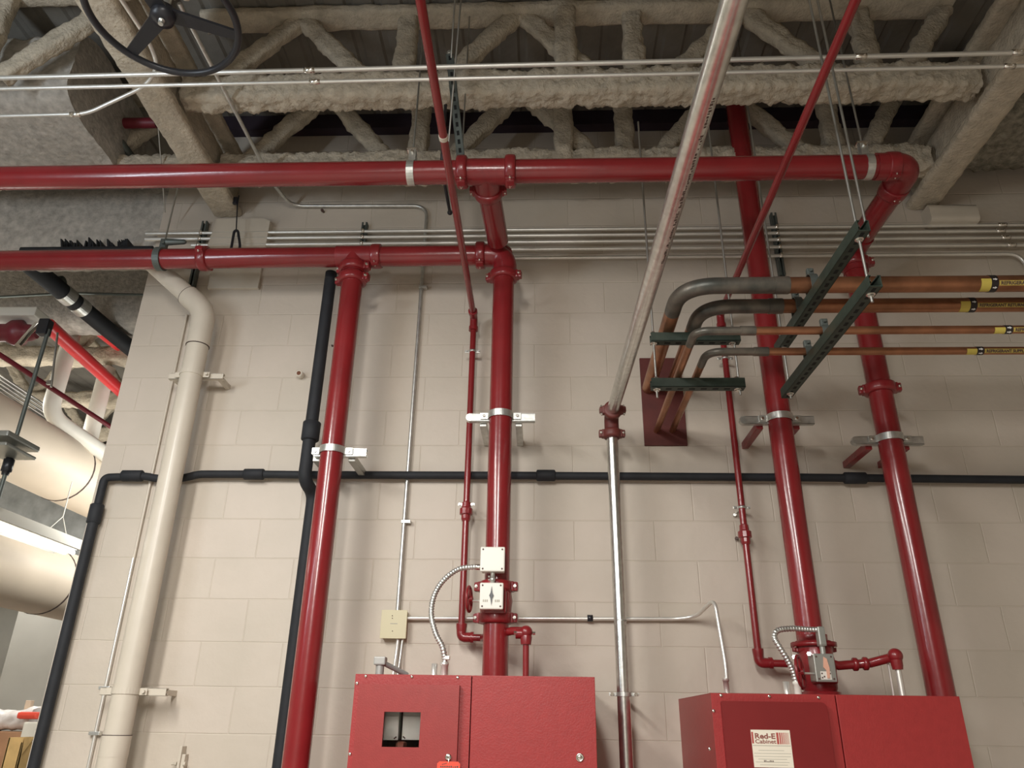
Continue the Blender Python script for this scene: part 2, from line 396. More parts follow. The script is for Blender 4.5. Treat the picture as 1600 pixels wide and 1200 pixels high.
# ------------------------------------------------------------------ fire mains
RP = .057
def pipe_part(pts, r, m, parent, name='pipe', n=28): return MB().tube(pts, r, n).build(name, m, parent)
# upper header: from the left edge to the elbow at the right, with its tee and two runs back to the wall
UH = (2.87, 4.082)
g = thing('fire_main_header', 'upper horizontal red fire main crossing the whole picture, ending in an elbow at right', 'pipe', (0, UH[0], UH[1]-.06))
XE = 1.715
pipe_part([(-3.6, UH[0], UH[1]), (XE-.11, UH[0], UH[1])], RP, RED, g)
pipe_part(bend([(XE-.16, UH[0], UH[1]), (XE, UH[0], UH[1]), (XE-.012, UH[0]+.20, UH[1]-.01)], .115, 12), RP+.006, RED2, g, 'elbow')
pipe_part([(XE-.01, UH[0]+.13, UH[1]-.01), (1.672, 3.40, 4.04)], RP, RED, g, 'branch_pipe')
coupling((XE-.085, UH[0], UH[1]), (1, 0, 0), RP+.002, g, (0, .3, 1), k=.5)
coupling((XE-.012, UH[0]+.15, UH[1]-.01), (-.02, 1, 0), RP+.002, g, (0, 0, 1), k=.5)
xt = -.262
MB().lathe((xt-.12, UH[0], UH[1]), (1, 0, 0), [(0, RP+.006), (.24, RP+.006)], 28).lathe((xt, UH[0], UH[1]), (0, 1, 0), [(0, RP+.006), (.13, RP+.006)], 28).build('tee', RED2, g)
coupling((xt-.115, UH[0], UH[1]), (1, 0, 0), RP+.004, g, (0, -.35, -1))
coupling((xt+.115, UH[0], UH[1]), (1, 0, 0), RP+.004, g, (0, -.35, -1))
coupling((xt, UH[0]+.14, UH[1]), (0, 1, 0), RP+.002, g, (1, 0, 0), k=.8)
pipe_part([(xt, UH[0]+.1, UH[1]), (-.235, 3.40, 4.06)], RP, RED, g, 'branch_pipe')
# lower header on the wall side, from the left edge to the top of the second riser
LH = (3.5, 4.033)
g = thing('fire_main_header', 'lower horizontal red fire main on the left, feeding the two left risers', 'pipe', (-1.6, LH[0], LH[1]-.06))
pipe_part([(-4.4, LH[0], LH[1]-.012), (-.36, LH[0], LH[1])], RP, RED, g)
pipe_part(bend([(-.36, LH[0], LH[1]), (-.2, LH[0], LH[1]-.005), (-.2, LH[0], LH[1]-.16)], .11, 12), RP+.007, RED2, g, 'elbow')
MB().lathe((-.225, LH[0]+.02, LH[1]+.012), (0, -1, 0), [(-.0, RP+.006), (.02, RP+.008), (.035, RP-.01), (.04, .001)], 28).build('side_outlet', RED2, g)
coupling((-.335, LH[0], LH[1]), (1, 0, 0), RP+.003, g, (0, -.5, -1), k=.9)
x1 = W(320, 400, 3.5).x
coupling((x1, LH[0], LH[1]-.004), (1, 0, 0), RP, g, (0, -1, .2), k=.75)
xr1 = -1.03
MB().lathe((xr1-.10, LH[0], LH[1]-.002), (1, 0, 0), [(0, RP+.005), (.2, RP+.005)], 28).lathe((xr1, LH[0], LH[1]), (0, 0, -1), [(0, RP+.005), (.11, RP+.005)], 28).build('tee', RED2, g)
coupling((xr1+.12, LH[0], LH[1]), (1, 0, 0), RP+.001, g, (0, -.5, -1), k=.6)
# the four risers
def riser(x, ztop, zbot, label, coups, top_elbow=None, y=3.5):
    g = thing('fire_riser', label, 'pipe', (x, y, zbot), 'vertical red fire risers')
    pipe_part([(x, y, zbot), (x, y, ztop)], RP, RED, g)
    for z, e in coups: coupling((x, y, z), (0, 0, 1), RP+.001, g, e)
    return g
r1 = riser(-1.03, LH[1]-.10, .0, 'leftmost red riser, dropping from the lower main beside the black pipe', [(3.955, (1, -.25, 0)), (3.885, (1, -.25, 0))])
r2 = riser(-.205, LH[1]-.13, 1.80, 'red riser with the white switch boxes, entering the left cabinet', [(W(789, 432, 3.5).z, (1, -.2, 0))])
r3 = riser(1.162, 5.22, 1.74, 'tall red riser passing behind the copper lines into the right cabinet', [])
r4 = riser(1.672, 4.04, 0, 'rightmost red riser, dropping from the end elbow of the upper main', [(W(1350, 410, 3.5).z-.01, (1, -.2, 0)), (W(1377, 608, 3.5).z, (1, -.2, 0))])
pipe_part(bend([(1.674, 3.36, 4.042), (1.672, 3.5, 4.035), (1.672, 3.5, 3.90)], .11, 12), RP+.006, RED2, r4, 'elbow')

# wall brackets holding the risers
def bracket(x, z, xl, xr, label, m, legm, yb=3.5, legs=(-1, 1), dz=0.):
    g = thing('riser_bracket', label, 'bracket', (x, WY, z-.03), 'strut brackets holding the risers')
    y = yb+.02
    mb = MB(); channel(mb, (xl, y, z), (xr, y, z), (0, 1, 0), .041, False, depth=.03)
    mb.lathe((xl+.003, y-.016, z), (0, 1, 0), [(0, .001), (0, .0205), (.03, .0205)], 14, smooth=False)
    mb.build('strut', m, g)
    mb = MB(); n = 22; rr = []
    for i in range(n+1):
        a = math.pi*i/n; p = V((x-math.cos(a)*(RP+.003), yb-math.sin(a)*(RP+.003), z+.004)); o = V((-math.cos(a), -math.sin(a), 0))
        rr.append([p+V((0, 0, -.017)), p+o*.004+V((0, 0, -.017)), p+o*.004+V((0, 0, .017)), p+V((0, 0, .017))])
    mb.rings(rr, 0, False)
    for s_ in (-1, 1): mb.box((x+s_*(RP+.022), yb-.002, z+.004), (.045, .004, .034), None, .001)
    cl = mb.build('pipe_strap', GALV, g)
    for s_ in (-1, 1):
        MB().hexa((x+s_*(RP+.026), yb-.004, z+.004), (0, -1, 0), .008, .008).build('bolt', CHROME, cl)
    for s_ in legs:
        xx = x+s_*(RP+.032); MB().box((xx, (y+WY)/2+.01, z-.018+dz), (.034, WY-y-.02, .034), None, .003).build('standoff_leg', legm, g)
def bz(u, v): return W(u, v, 3.48).z
def bxx(u, v): return W(u, v, 3.5).x
bracket(-1.03, bz(521, 704), bxx(492, 706), bxx(572, 706), 'galvanised bracket on the leftmost riser beside the black pipe', GALV, RODM)
bracket(-.205, bz(784, 649), bxx(733, 650), bxx(836, 650), 'galvanised bracket on the riser with the white boxes', GALV, GALV)
bracket(1.162, bz(1216, 653), bxx(1162, 656), bxx(1273, 656), 'galvanised bracket on the riser behind the copper lines', GALV, RED2)
bracket(1.672, bz(1391, 685), bxx(1338, 687), bxx(1444, 686), 'galvanised bracket on the rightmost riser', GALV, RED2)

# thin red test and drain lines: overhead run, elbow, drop along the wall
def thinline(x, z, ydrop, zel, label, y0, cl, un, elbow_x, xs_off=0):
    g = thing('small_red_pipe', label, 'pipe', (x, ydrop, zel), 'small red pipes')
    r = .0168
    top = W(*cl[0], ydrop).z
    pipe_part([(x, y0, z), (x, ydrop-.03, z)], r, RED, g, 'overhead_pipe', 18)
    MB().tube(bend([(x, ydrop-.06, z), (x, ydrop, z), (x, ydrop, z-.07)], .045, 8), r+.005, 18).lathe((x, ydrop-.075, z), (0, 1, 0), [(0, r+.009), (.025, r+.009)], 18).lathe((x, ydrop, z-.085), (0, 0, 1), [(0, r+.009), (.025, r+.009)], 18).build('elbow', RED2, g)
    pipe_part([(x, ydrop, z-.05), (x, ydrop, zel)], r, RED, g, 'drop_pipe', 18)
    zu = W(*un, ydrop).z
    MB().lathe((x, ydrop, zu-.05), (0, 0, 1), [(0, r+.003), (.012, r+.007), (.03, r+.007), (.034, r+.016), (.062, r+.016), (.07, r+.007), (.095, r+.005), (.1, r)], 12, smooth=False).build('union', RED2, g)
    MB().tube(bend([(x, ydrop, zel+.06), (x, ydrop, zel), (elbow_x, ydrop-.02, zel-.003)], .045, 8), r, 18).build('bottom_pipe', RED, g)
    MB().lathe((x, ydrop, zel+.05), (0, 0, 1), [(-.025, r+.006), (0, r+.009), (.012, r+.009)], 18).lathe((x+.045, ydrop, zel), (1, 0, 0), [(0, r+.009), (.014, r+.009)], 18).tube(bend([(x, ydrop, zel+.045), (x, ydrop, zel), (x+.05, ydrop, zel)], .04, 8), r+.006, 18).build('bottom_elbow', RED2, g)
    for c in cl:
        zz = W(*c, ydrop).z; s_ = MB()
        s_.lathe((x, ydrop, zz-.006), (0, 0, 1), [(0, r), (0, r+.003), (.012, r+.003), (.012, r)], 18)
        s_.box((x, ydrop+.002, zz), (.085, .004, .014), None, .001).lathe((x-.034, ydrop, zz), (0, -1, 0), [(0, .006), (.008, .006)], 8).lathe((x+.034, ydrop, zz), (0, -1, 0), [(0, .006), (.008, .006)], 8)
        s_.box((x, (ydrop+WY)/2+.012, zz), (.014, WY-ydrop-.02, .012)).build('pipe_clip', GALV, g)
    return g
z1 = W(741, 496, 3.74).z; zb1 = W(731, 996, 3.74).z
t1 = thinline(-.383, z1, 3.74, zb1, 'small red pipe coming overhead, dropping left of the riser with white boxes', .9, [(740, 549), (731, 788)], (731, 799), -.27)
zb2 = W(1192, 1036, 3.74).z
t2 = thinline(.995, 3.79, 3.74, zb2, 'small red pipe coming overhead from top right, dropping left of the tall riser', .9, [(1131, 560), (1158, 793)], (1163, 835), 1.13)
ring_part('tape_band', (-.383, W(698, 250, 2.3).y, z1), (0, 1, 0), .0168, .02, .002, CREAM, t1)
# right hand ends of the trim
pipe_part([(-.28, 3.72, zb1-.003), (-.16, 3.50, zb1), (W(800, 995, 3.45).x, 3.45, zb1), (-.055, 3.44, zb1)], .0175, RED, t1, 'cross_pipe', 18)
xc = W(822, 992, 3.42).x; zc = W(822, 990, 3.42).z
MB().ball((xc, 3.42, zc+.006), .028).lathe((xc, 3.42, zc-.045), (0, 0, 1), [(0, .022), (.03, .026), (.05, .02)], 18).lathe((xc-.045, 3.42, zc), (1, 0, 0), [(0, .022), (.04, .022)], 16).build('elbow_cap', RED2, t1)
MB().lathe((xc+.028, 3.41, zc), (1, 0, 0), [(0, .008), (.012, .008)], 6, smooth=False).lathe((xc-.052, 3.40, zc), (1, 0, 0), [(0, .008), (.012, .008)], 6, smooth=False).build('bolt', CHROME, t1)
pipe_part([(xc, 3.42, zc-.03), (xc, 3.42, 1.80)], .0135, RED, t1, 'down_pipe', 16)
a = W(1310, 1040, 3.45); b = W(1360, 1036, 3.45); c = W(1398, 1026, 3.36)
pipe_part([(1.13, 3.60, zb2), (1.16, 3.46, zb2), a, b, c], .0185, RED, t2, 'cross_pipe', 18)
for q in (W(1336, 1038, 3.45), W(1352, 1037, 3.45)):
    MB().lathe(q-V((.011, 0, 0)), (1, 0, 0), [(0, .02), (.004, .027), (.018, .027), (.022, .02)], 14).build('union', RED2, t2)
MB().ball(c+V((.003, 0, .004)), .029).lathe(c+V((.003, 0, -.05)), (0, 0, 1), [(0, .02), (.015, .023), (.05, .024)], 18).build('elbow_cap', RED2, t2)
pipe_part([c+V((.004, 0, -.04)), (c.x+.004, 3.36, 1.78)], .012, EMT, t2, 'silver_down_pipe', 14)
pipe_part(bend([W(1379, 1028, 3.4), W(1388, 1036, 3.4), V((W(1393, 1050, 3.4).x, 3.42, 1.78))], .02, 5), .005, EMT, t2, 'silver_tube', 10)

# ------------------------------------------------------------------ galvanised drain pipe
g = thing('galvanised_pipe', 'long silver pipe slanting from the top edge to a red fitting, then straight down', 'pipe', (.355, 3.6, 0))
RS = .0302
ze = 3.122
pipe_part([(.46, -.5, 3.105), (.352, 3.6, 3.125)], RS, GALVP, g, 'overhead_pipe', 32)
pipe_part([(.352, 3.6, 3.04), (.357, 3.6, .1)], RS*.95, GALVP, g, 'drop_pipe', 32)
MB().tube(bend([(.353, 3.51, 3.125), (.352, 3.6, 3.12), (.352, 3.6, 3.0)], .05, 8), RS+.006, 22).build('elbow', DKRED, g)
RB = mat('red_brown_coupling', (.13, .028, .022), .5, var=.15)
coupling(V((.3525, 3.52, 3.122)), (0, 1, 0), RS+.001, g, (1, 0, .02), .042, RB, k=.85)
coupling(V((.352, 3.6, W(953, 678, 3.6).z)), (0, 0, 1), RS+.001, g, (1, 0, 0), .045, RB, k=.85)
ring_part('joint_band', (.3555, 3.6, W(969, 970, 3.6).z), (0, 0, 1), RS*.95, .006, .001, RODM, g)
zc_ = W(974, 1085, 3.6).z
MB().lathe((.356, 3.6, zc_-.008), (0, 0, 1), [(0, RS), (0, RS+.004), (.016, RS+.004), (.016, RS)], 24, smooth=False).box((.356, 3.6, zc_), (.13, .006, .014), None, .002).box((.356, 3.72, zc_), (.014, .24, .014)).build('pipe_clamp', GALV, g)
for s_ in (-1, 1): MB().hexa((.356+s_*.052, 3.597, zc_), (0, -1, 0), .009, .012).build('bolt', CHROME, g)
# stencilled marks along the slanting pipe
st = MB(); random.seed(3)
def on_pipe(y, ang, dr=.0006):
    t = (y+.5)/4.1; cx_ = .46+(.352-.46)*t; z_ = 3.105+.02*t
    return V((cx_+math.cos(ang)*(RS+dr), y, z_+math.sin(ang)*(RS+dr)))
y = 1.42
while y < 2.15:
    l = random.uniform(.004, .009); a0 = random.uniform(-.75, -.65); a1 = a0+random.uniform(.10, .32)
    if random.random() < .86:
        vs = [st.bm.verts.new(on_pipe(q, -(a_)-1.75)) for q, a_ in ((y, a0), (y+l, a0), (y+l, a1), (y, a1))]; st.face(vs, 0, False)
    y += l+random.uniform(.002, .006)
st.build('stencil_marks', INK, g)['kind'] = 'stuff'

# ------------------------------------------------------------------ black insulated lines
def foam(pts, r, label, sleeves, n=20, bendr=.05, rr=None):
    g = thing('insulated_pipe', label, 'pipe', V(pts[-1]))
    pipe_part(bend(pts, bendr, 7), r, RUBBER, g, 'foam_cover', n)
    for c, ax, L, R_ in sleeves:
        c, ax = V(c), V(ax).normalized()
        MB().lathe(c-ax*(L/2), ax, [(0, r), (.002, R_-.004), (.006, R_), (L-.006, R_), (L-.002, R_-.004), (L, r)], n).build('foam_sleeve', RUBBER, g)
    return g
YB = 3.79
zl, zr = W(165, 744, YB).z, W(1590, 748, YB).z
zh = lambda x: zl+(zr-zl)*(x+2.3)/4.9
P = lambda u, v, yy=YB: W(u, v, yy)
xa = W(160, 760, YB).x
pts = [(xa, YB, .05), (xa, YB, P(158, 746).z)]
pts += [P(228, 744), P(245, 748), P(288, 747), P(310, 741), P(400, 741), P(480, 742)]
pts += [P(800, 743), P(1250, 746), P(1640, 750), (3.9, YB, P(1640, 750).z)]
slv = [(P(207, 743.5), (1, 0, 0), .115, .030), (P(397, 741), (1, 0, 0), .11, .029), (P(853, 743), (1, 0, 0), .10, .030), (P(1336, 747), (1, 0, 0), .115, .030), (P(149, 803), (0, 0, 1), .105, .034)]
g = foam(pts, .0205, 'black insulated pipe crossing the wall and turning down along its left end', slv, bendr=.03)
pipe_part([(xa, YB-.004, P(150, 790).z), (xa, YB-.004, .05)], .026, RUBBER, g, 'vertical_cover')
YF = 3.66
p = [(W(516, 380, YF).x, YF, 4.6), (W(495, 600, YF).x, YF, W(481, 750, YF).z), W(490, 772, 3.76), (W(484, 820, 3.77).x, 3.77, .1)]
p[0] = (p[1][0], YF, 4.03)
g = foam(p, .033, 'black insulated pipe dropping just left of the leftmost riser', [(W(486, 674, YF), (0, 0, 1), .105, .046)], bendr=.05)

# ------------------------------------------------------------------ cream drain pipe
g = thing('painted_drain_pipe', 'large cream painted drain pipe with an elbow near the left end of the wall', 'pipe', (-1.85, 3.6, .3))
RC = .058; YC = 3.66
e1 = V((W(318, 496, YC).x, YC, W(318, 486, YC).z)); e0 = W(228, 402, YC)
e0 = e0+(e0-e1)*.0
pipe_part([e0, e1], RC*.92, CREAM, g, 'sloping_pipe')
pipe_part(bend([e0+(e1-e0)*.72, e1, e1-V((0, 0, .22))], .10, 10), RC+.004, CREAM, g, 'elbow')
zb = W(190, 1165, YC).z
pipe_part([e1-V((0, 0, .1)), (e1.x, YC, zb)], RC, CREAM, g, 'vertical_pipe')
MB().lathe(e1+V((0, 0, -.224)), (0, 0, 1), [(0, RC), (0, RC+.0042), (.004, RC+.0042), (.004, RC)], 28, smooth=False).lathe(e0+(e1-e0)*.72, e1-e0, [(0, RC*.9), (0, RC+.0045), (.003, RC+.0045), (.003, RC)], 28, smooth=False).lathe((e1.x, YC, zb+.04), (0, 0, 1), [(0, RC), (0, RC+.0045), (.003, RC+.0045), (.003, RC)], 28, smooth=False).build('joint_seam', SEAM, g)
MB().lathe((e1.x, YC, zb-.045), (0, 0, 1), [(0, RC+.004), (.085, RC+.004)], 28).build('hub', CREAM, g)
MB().tube(bend([(e1.x, YC, zb-.03), (e1.x, YC, zb-.14), (e1.x+.16, YC, zb-.36), (e1.x+.16, YC, .1)], .10, 8), RC+.003, 26).build('offset_bend', CREAM, g)
for u, v, ul, ur in ((308, 580, 262, 347), (205, 1080, 152, 256)):
    zz = W(u, v, 3.62).z; a = W(ul, v, 3.66).x; b = W(ur, v, 3.66).x
    gg = thing('pipe_strut_clamp', 'cream painted clamp and strut on the drain pipe, '+('upper one under the elbow' if v < 700 else 'lower one near the bottom'), 'clamp', (e1.x, WY, zz-.02), 'painted clamps on the drain pipe')
    mm = MB(); channel(mm, (a, YC+.035, zz), (b, YC+.035, zz), (0, 1, 0), .034, False, depth=.026); mm.build('strut', CREAM, gg)
    mm = MB(); mm.lathe((e1.x, YC, zz-.012), (0, 0, 1), [(0, RC), (0, RC+.004), (.026, RC+.004), (.026, RC)], 28, smooth=False)
    mm.box((e1.x+RC+.02, YC+.005, zz), (.035, .006, .03), None, .002).box((e1.x-RC-.02, YC+.005, zz), (.035, .006, .03), None, .002)
    mm.lathe((e1.x+RC+.025, YC, zz), (0, -1, 0), [(0, .008), (.012, .008)], 6).build('strap', CREAM, gg)
    for s_ in (a+.02, b-.03): MB().bx(s_-.012, s_+.012, YC+.05, WY, zz-.012, zz+.012).build('standoff', CREAM, gg)

# ------------------------------------------------------------------ conduits
def conduit(pts, r, m, label, br=.08, n=14, group=None, name='conduit', coup=()):
    g = thing(name, label, 'conduit', V(pts[0]), group)
    pipe_part(bend(pts, br, 8), r, m, g, 'tube', n)
    for c, ax in coup:
        c, ax = V(c), V(ax).normalized(); q = MB().lathe(c-ax*.026, ax, [(0, r), (.002, r+.004), (.05, r+.004), (.052, r)], n)
        for k in (-.014, .014): q.lathe(c+ax*k+V((0, -r-.002, -.002)), (0, -1, -.3), [(0, .004), (.005, .004)], 6)
        q.build('coupling', CHROME, g)
    return g
YO = 2.62
a, b = W(0, 122, YO), W(1600, 82, YO)
ax = (b-a)
conduit([a-ax*.3, b+ax*.2], .0115, EMT, 'upper of the two long silver conduits under the joists', coup=[(a+ax*((u)/1600), ax) for u in (500, 1355, 1590)], group='long overhead conduits')
a, b = W(0, 139, YO-.0), W(1600, 103, YO)
ax = (b-a)
conduit([a-ax*.3, b+ax*.2], .0092, EMT, 'lower of the two long silver conduits under the joists', coup=[(a+ax*((u)/1600), ax) for u in (509, 1578)], group='long overhead conduits')
zk = W(247, 103, 2.6).z
pl = [W(-200, 187, 2.75), W(135, 178, 2.75), W(229, 134, 2.68), W(247, 103, 2.6), H(233, 65, zk), H(190, 0, zk), H(150, -60, zk)]
conduit(pl, .0095, EMT, 'bent silver conduit at the top left, kinking up behind the hand wheel', br=.06, coup=[(W(118, 179, 2.75), (1, 0, 0))])
# conduit that comes down the wall to the beige box
Z9 = W(480, 322, 3.81).z
x9 = W(640, 700, 3.815).x
cp_ = [H(280, 5, Z9+.03), H(425, 285, Z9), V((H(425, 285, Z9).x+.02, 3.815, Z9-.02)), W(480, 322, 3.815), W(650, 322, 3.815), V((x9+.005, 3.815, W(662, 345, 3.815).z)), V((x9, 3.815, W(622, 955, 3.81).z))]
cp_ = [cp_[0], cp_[1], W(455, 322, 3.815), V((x9, 3.815, W(640, 322, 3.815).z)), V((x9, 3.815, W(622, 955, 3.81).z))]
g = conduit(cp_, .0105, GALV, 'silver conduit that loops below the joists and runs down the wall to the beige box', br=.09)
for u, v in ((657, 448), (632, 815)):
    zz = W(u, v, 3.81).z
    MB().bx(x9-.014, x9+.034, 3.803, 3.832, zz-.008, zz+.008, .002).build('strap', GALV, g)
# thin line beside the cream pipe
xz = W(240, 730, 3.825).x
zsp = W(207, 875, 3.82).z
g = conduit([(xz, 3.825, W(293, 492, 3.825).z), (xz, 3.825, zsp)], .0075, CREAM, 'thin cream painted conduit just left of the drain pipe')
g = conduit([(xz, 3.822, zsp+.01), (xz-.0, 3.822, .1)], .0078, EMT, 'thin bare metal conduit continuing down left of the drain pipe')
for u, v in ((172, 1075), (153, 1146)):
    zz = W(u, v, 3.81).z; MB().bx(xz-.026, xz+.026, 3.808, 3.834, zz-.008, zz+.008, .003).build('strap', GALV, g)
# rack of five conduits along the wall
ys = 3.79
for k, (vl, vr) in enumerate([(362.5, 348.7), (372, 357.5), (382, 368), (393, 380), (404.5, 395.5)]):
    a, b = W(850, vl, ys), W(1500, vr, ys); zz = (a.z+b.z)/2
    lab = ['topmost', 'second from the top', 'middle', 'second from the bottom', 'bottom'][k]+' of the five thin conduits racked along the wall'
    x0 = [W(228, 366, ys).x, W(228, 370, ys).x, W(300, 380, ys).x, -1.0, -.9][k]; x1 = 4.1
    pts = [(x0, ys, zz), (x1, ys, zz)]
    cps = [(V((W(u, 350, ys).x, ys, zz)), (1, 0, 0)) for u in ([1565], [1560], [1565], [1570], [])[k]]
    if k == 4:
        xe = W(1598, 400, ys).x; pts = [(x0, ys, zz), (xe, ys, zz), (xe, ys, zz-.6)]
    conduit(pts, .0105, EMT, lab, br=.09, group='conduits racked along the wall', coup=cps)
for (u, v0, v1, mm, lab) in ((322, 348, 455, GRAYSTRUT, 'left grey strut behind the conduit rack, above the drain elbow'), (571, 350, 440, GRAYSTRUT, 'middle grey strut behind the conduit rack, above the leftmost riser'), (1207, 335, 432, GRAYSTRUT, 'right grey strut behind the conduit rack, beside the tall riser')):
    q = W(u, v0, 3.82); q2 = W(u, v1, 3.82); m_ = MB()
    channel(m_, (q.x, 3.817, q.z), (q.x, 3.817, q2.z), (0, -1, 0), .034, False, depth=.034)
    g = thing('wall_strut', lab, 'strut', (q.x, 3.83, q2.z), 'vertical struts under the conduit rack'); m_.build('channel', mm, g)
    for k, vl in enumerate([362.5, 372, 382, 393, 404.5]):
        if u < 400 and k > 2: continue
        zz = (W(850, vl, ys).z+W(1500, [348.7, 357.5, 368, 380, 395.5][k], ys).z)/2
        MB().lathe((q.x-.008, ys, zz), (1, 0, 0), [(0, .0108), (0, .014), (.016, .014), (.016, .0108)], 14).box((q.x, ys-.016, zz+.004), (.012, .008, .01)).build('conduit_clip', CHROME, g)
# horizontal conduit from the beige box to the right cabinet
YH = 3.81
b1 = W(635, 966, YH); b2 = W(1060, 967, YH)
pts = [b1-V((.02, 0, 0)), b2, W(1088, 963, 3.78), W(1116, 936, 3.60), V((W(1134, 1040, 3.55).x, 3.55, W(1134, 1040, 3.55).z)), V((W(1134, 1060, 3.55).x, 3.55, 1.77))]
g = conduit(pts, .0095, EMT, 'silver conduit running right from the beige box and arching into the right cabinet', br=.05)
q = W(922, 966, YH); MB().lathe(q-V((.013, 0, 0)), (1, 0, 0), [(0, .01), (0, .016), (.026, .016), (.026, .01)], 14).build('black_clip', BLACK, g)
q = W(1134, 1063, 3.55); MB().lathe((q.x, 3.55, q.z-.004), (0, 0, 1), [(-.045, .012), (0, .012), (0, .0145), (.012, .0145)], 14).build('connector', EMT, g)
# beige junction box and what hangs below it
a, b = W(597, 953, 3.79), W(634, 998, 3.79)
g = thing('junction_box', 'beige square junction box on the wall above the left cabinet', 'box', ((a.x+b.x)/2, WY, b.z), None)
MB().bx(a.x+.004, b.x-.004, 3.79, WY, b.z+.004, a.z-.004, .003).build('box_body', BEIGE, g)
MB().bx(a.x, b.x, 3.785, 3.79, b.z, a.z, .0015).build('cover', BEIGE, g)
for q in (W(613, 962, 3.784), W(613, 966, 3.784), W(613, 986, 3.784)):
    MB().lathe(q, (0, -1, 0), [(0, .0025), (.002, .002)], 8).build('screw', INK, g)
MB().bx(W(600,975,3.784).x+.03, W(621,975,3.784).x, 3.7842, 3.785, W(610, 975, 3.784).z, W(610, 973.6, 3.784).z).build('faint_lettering', BLUR, g)
xq = W(623, 1000, 3.81).x
for k, (u0, rr) in enumerate(((622, .0085), (629, .006))):
    q = W(u0, 1000, 3.81)
    conduit([(q.x, 3.81, q.z+.004), (q.x-.004, 3.81, q.z-.07), (q.x-.006, 3.76, 1.83)], rr, [EMT, GALV][k], ['thicker', 'thinner'][k]+' short conduit from the beige box down behind the left cabinet', br=.03)
a = W(594, 1040, 3.4)
g = thing('conduit_elbow', 'grey cast elbow fitting on top of the left cabinet', 'fitting', (a.x, 3.4, 1.856))
MB().box(a+V((0, 0, .018)), (.05, .05, .034), None, .006).lathe((a.x, 3.4, 1.85), (0, 0, 1), [(0, .018), (a.z-1.845, .018)], 16).build('body', mat('grey_casting', (.38, .38, .36), .5, .3), g)
MB().tube([a+V((.01, .0, .012)), a+V((.10, .1, -.03))], .011, 12).build('outlet', mat('grey_pvc', (.33, .34, .33), .5), g)
for u, zt_, lab in ((679, 1037, 'short silver nipple standing on the left cabinet'), (1228, 1065, 'short silver nipple standing on the right cabinet')):
    q = W(u, zt_, 3.3); zb_ = 1.856 if u < 900 else 1.80
    tag(MB().lathe((q.x, 3.3, zb_-.01), (0, 0, 1), [(0, .0125), (q.z-zb_+.01, .0125), (q.z-zb_+.01, .009)], 14).build('pipe_nipple', EMT), lab, 'pipe')

# ------------------------------------------------------------------ valves and switches on the two feeding risers
def valve(x, y, zt, zb, label, wheel, wdir, wr):
    g = thing('butterfly_valve', label, 'valve', (x, y, zb), 'red valves above the cabinets')
    h = zt-zb
    MB().lathe((x, y, zb), (0, 0, 1), [(0, RP+.003), (.02, RP+.012), (h*.3, RP+.014), (h*.5, RP+.018), (h*.7, RP+.014), (h-.02, RP+.012), (h, RP+.003)], 28).box((x, y-.05, zb+h*.45), (.10, .07, .11), None, .012).build('body', RED2, g)
    wc = V(wheel); d = V(wdir).normalized(); px, py = basis(d)
    mb = MB(); mb.tube([wc+(px*math.cos(t*math.pi/14)+py*math.sin(t*math.pi/14))*wr for t in range(28)], .0065, 10, closed=True)
    for t in range(4): mb.tube([wc, wc+(px*math.cos(t*math.pi/2+.4)+py*math.sin(t*math.pi/2+.4))*wr], .006, 8)
    mb.lathe(wc-d*.014, d, [(0, .013), (.03, .013)], 12)
    hw = mb.build('hand_wheel', RED2, g)
    return g
# left valve
zt = W(777, 915, 3.5).z; zb_ = W(773, 966, 3.5).z
g = valve(-.208, 3.5, zt, zb_, 'red valve on the left cabinet riser, behind the dial box', W(733, 936, 3.36), (1, -.12, 0), .052)
coupling((-.208, 3.5, zt-.006), (0, 0, 1), RP+.002, g, (1, -.1, 0), .05)
coupling((-.208, 3.5, zb_), (0, 0, 1), RP+.002, g, (1, -.1, 0), .05)
pipe_part([W(738, 939, 3.36), W(757, 939, 3.38)], .005, EMT, g, 'stem', 10)
def swbox(u0, v0, u1, v1, y, dep, m, name, label, dial=False, scr=True, bez=.006):
    a, b = W(u0, v0, y), W(u1, v1, y); x0, x1 = a.x, b.x; z0, z1 = b.z, a.z
    g = thing(name, label, 'box', ((x0+x1)/2, y+dep, z0))
    MB().bx(x0+.003, x1-.003, y+.012, y+dep, z0+.003, z1-.003, .006).build('box_body', m, g)
    MB().bx(x0, x1, y, y+.014, z0, z1, bez).build('cover', m, g)
    if scr:
        for i in (x0+.012, x1-.012):
            for k in (z0+.012, z1-.012): MB().lathe((i, y+.001, k), (0, -1, 0), [(0, .0045), (.002, .004)], 10).build('screw', INK, g)
    return g, x0, x1, z0, z1
g, *_ = swbox(751, 854, 788.5, 893, 3.375, .07, WHITEP, 'switch_box', 'upper white square box on the left cabinet riser, joined to the flexible conduit')
p = W(751, 886, 3.39)
q = [W(752, 886, 3.40), W(738, 886, 3.40), W(715, 890, 3.39), W(692, 908, 3.37), W(678, 932, 3.35), W(674, 960, 3.33), W(681, 990, 3.31), W(691, 1010, 3.3), W(695, 1030, 3.3), V((W(695, 1030, 3.3).x, 3.3, 1.90))]
g2 = thing('flexible_conduit', 'ribbed silver flexible conduit looping from the upper white box to the left cabinet', 'conduit', (W(695, 1030, 3.3).x, 3.3, 1.856))
flex(q, .0115, GALV, g2, 'ribbed_hose')
MB().lathe(W(753, 886, 3.40), (-1, 0, 0), [(0, .011), (.012, .013), (.03, .013), (.032, .010)], 12).build('end_connector', CHROME, g2)
MB().lathe((q[-1].x, 3.3, 1.85), (0, 0, 1), [(0, .0145), (.05, .0145), (.052, .017), (.062, .017), (.064, .013)], 14).box((q[-1].x+.012, 3.29, 1.93), (.02, .02, .015), None, .003).build('end_connector', EMT, g2)
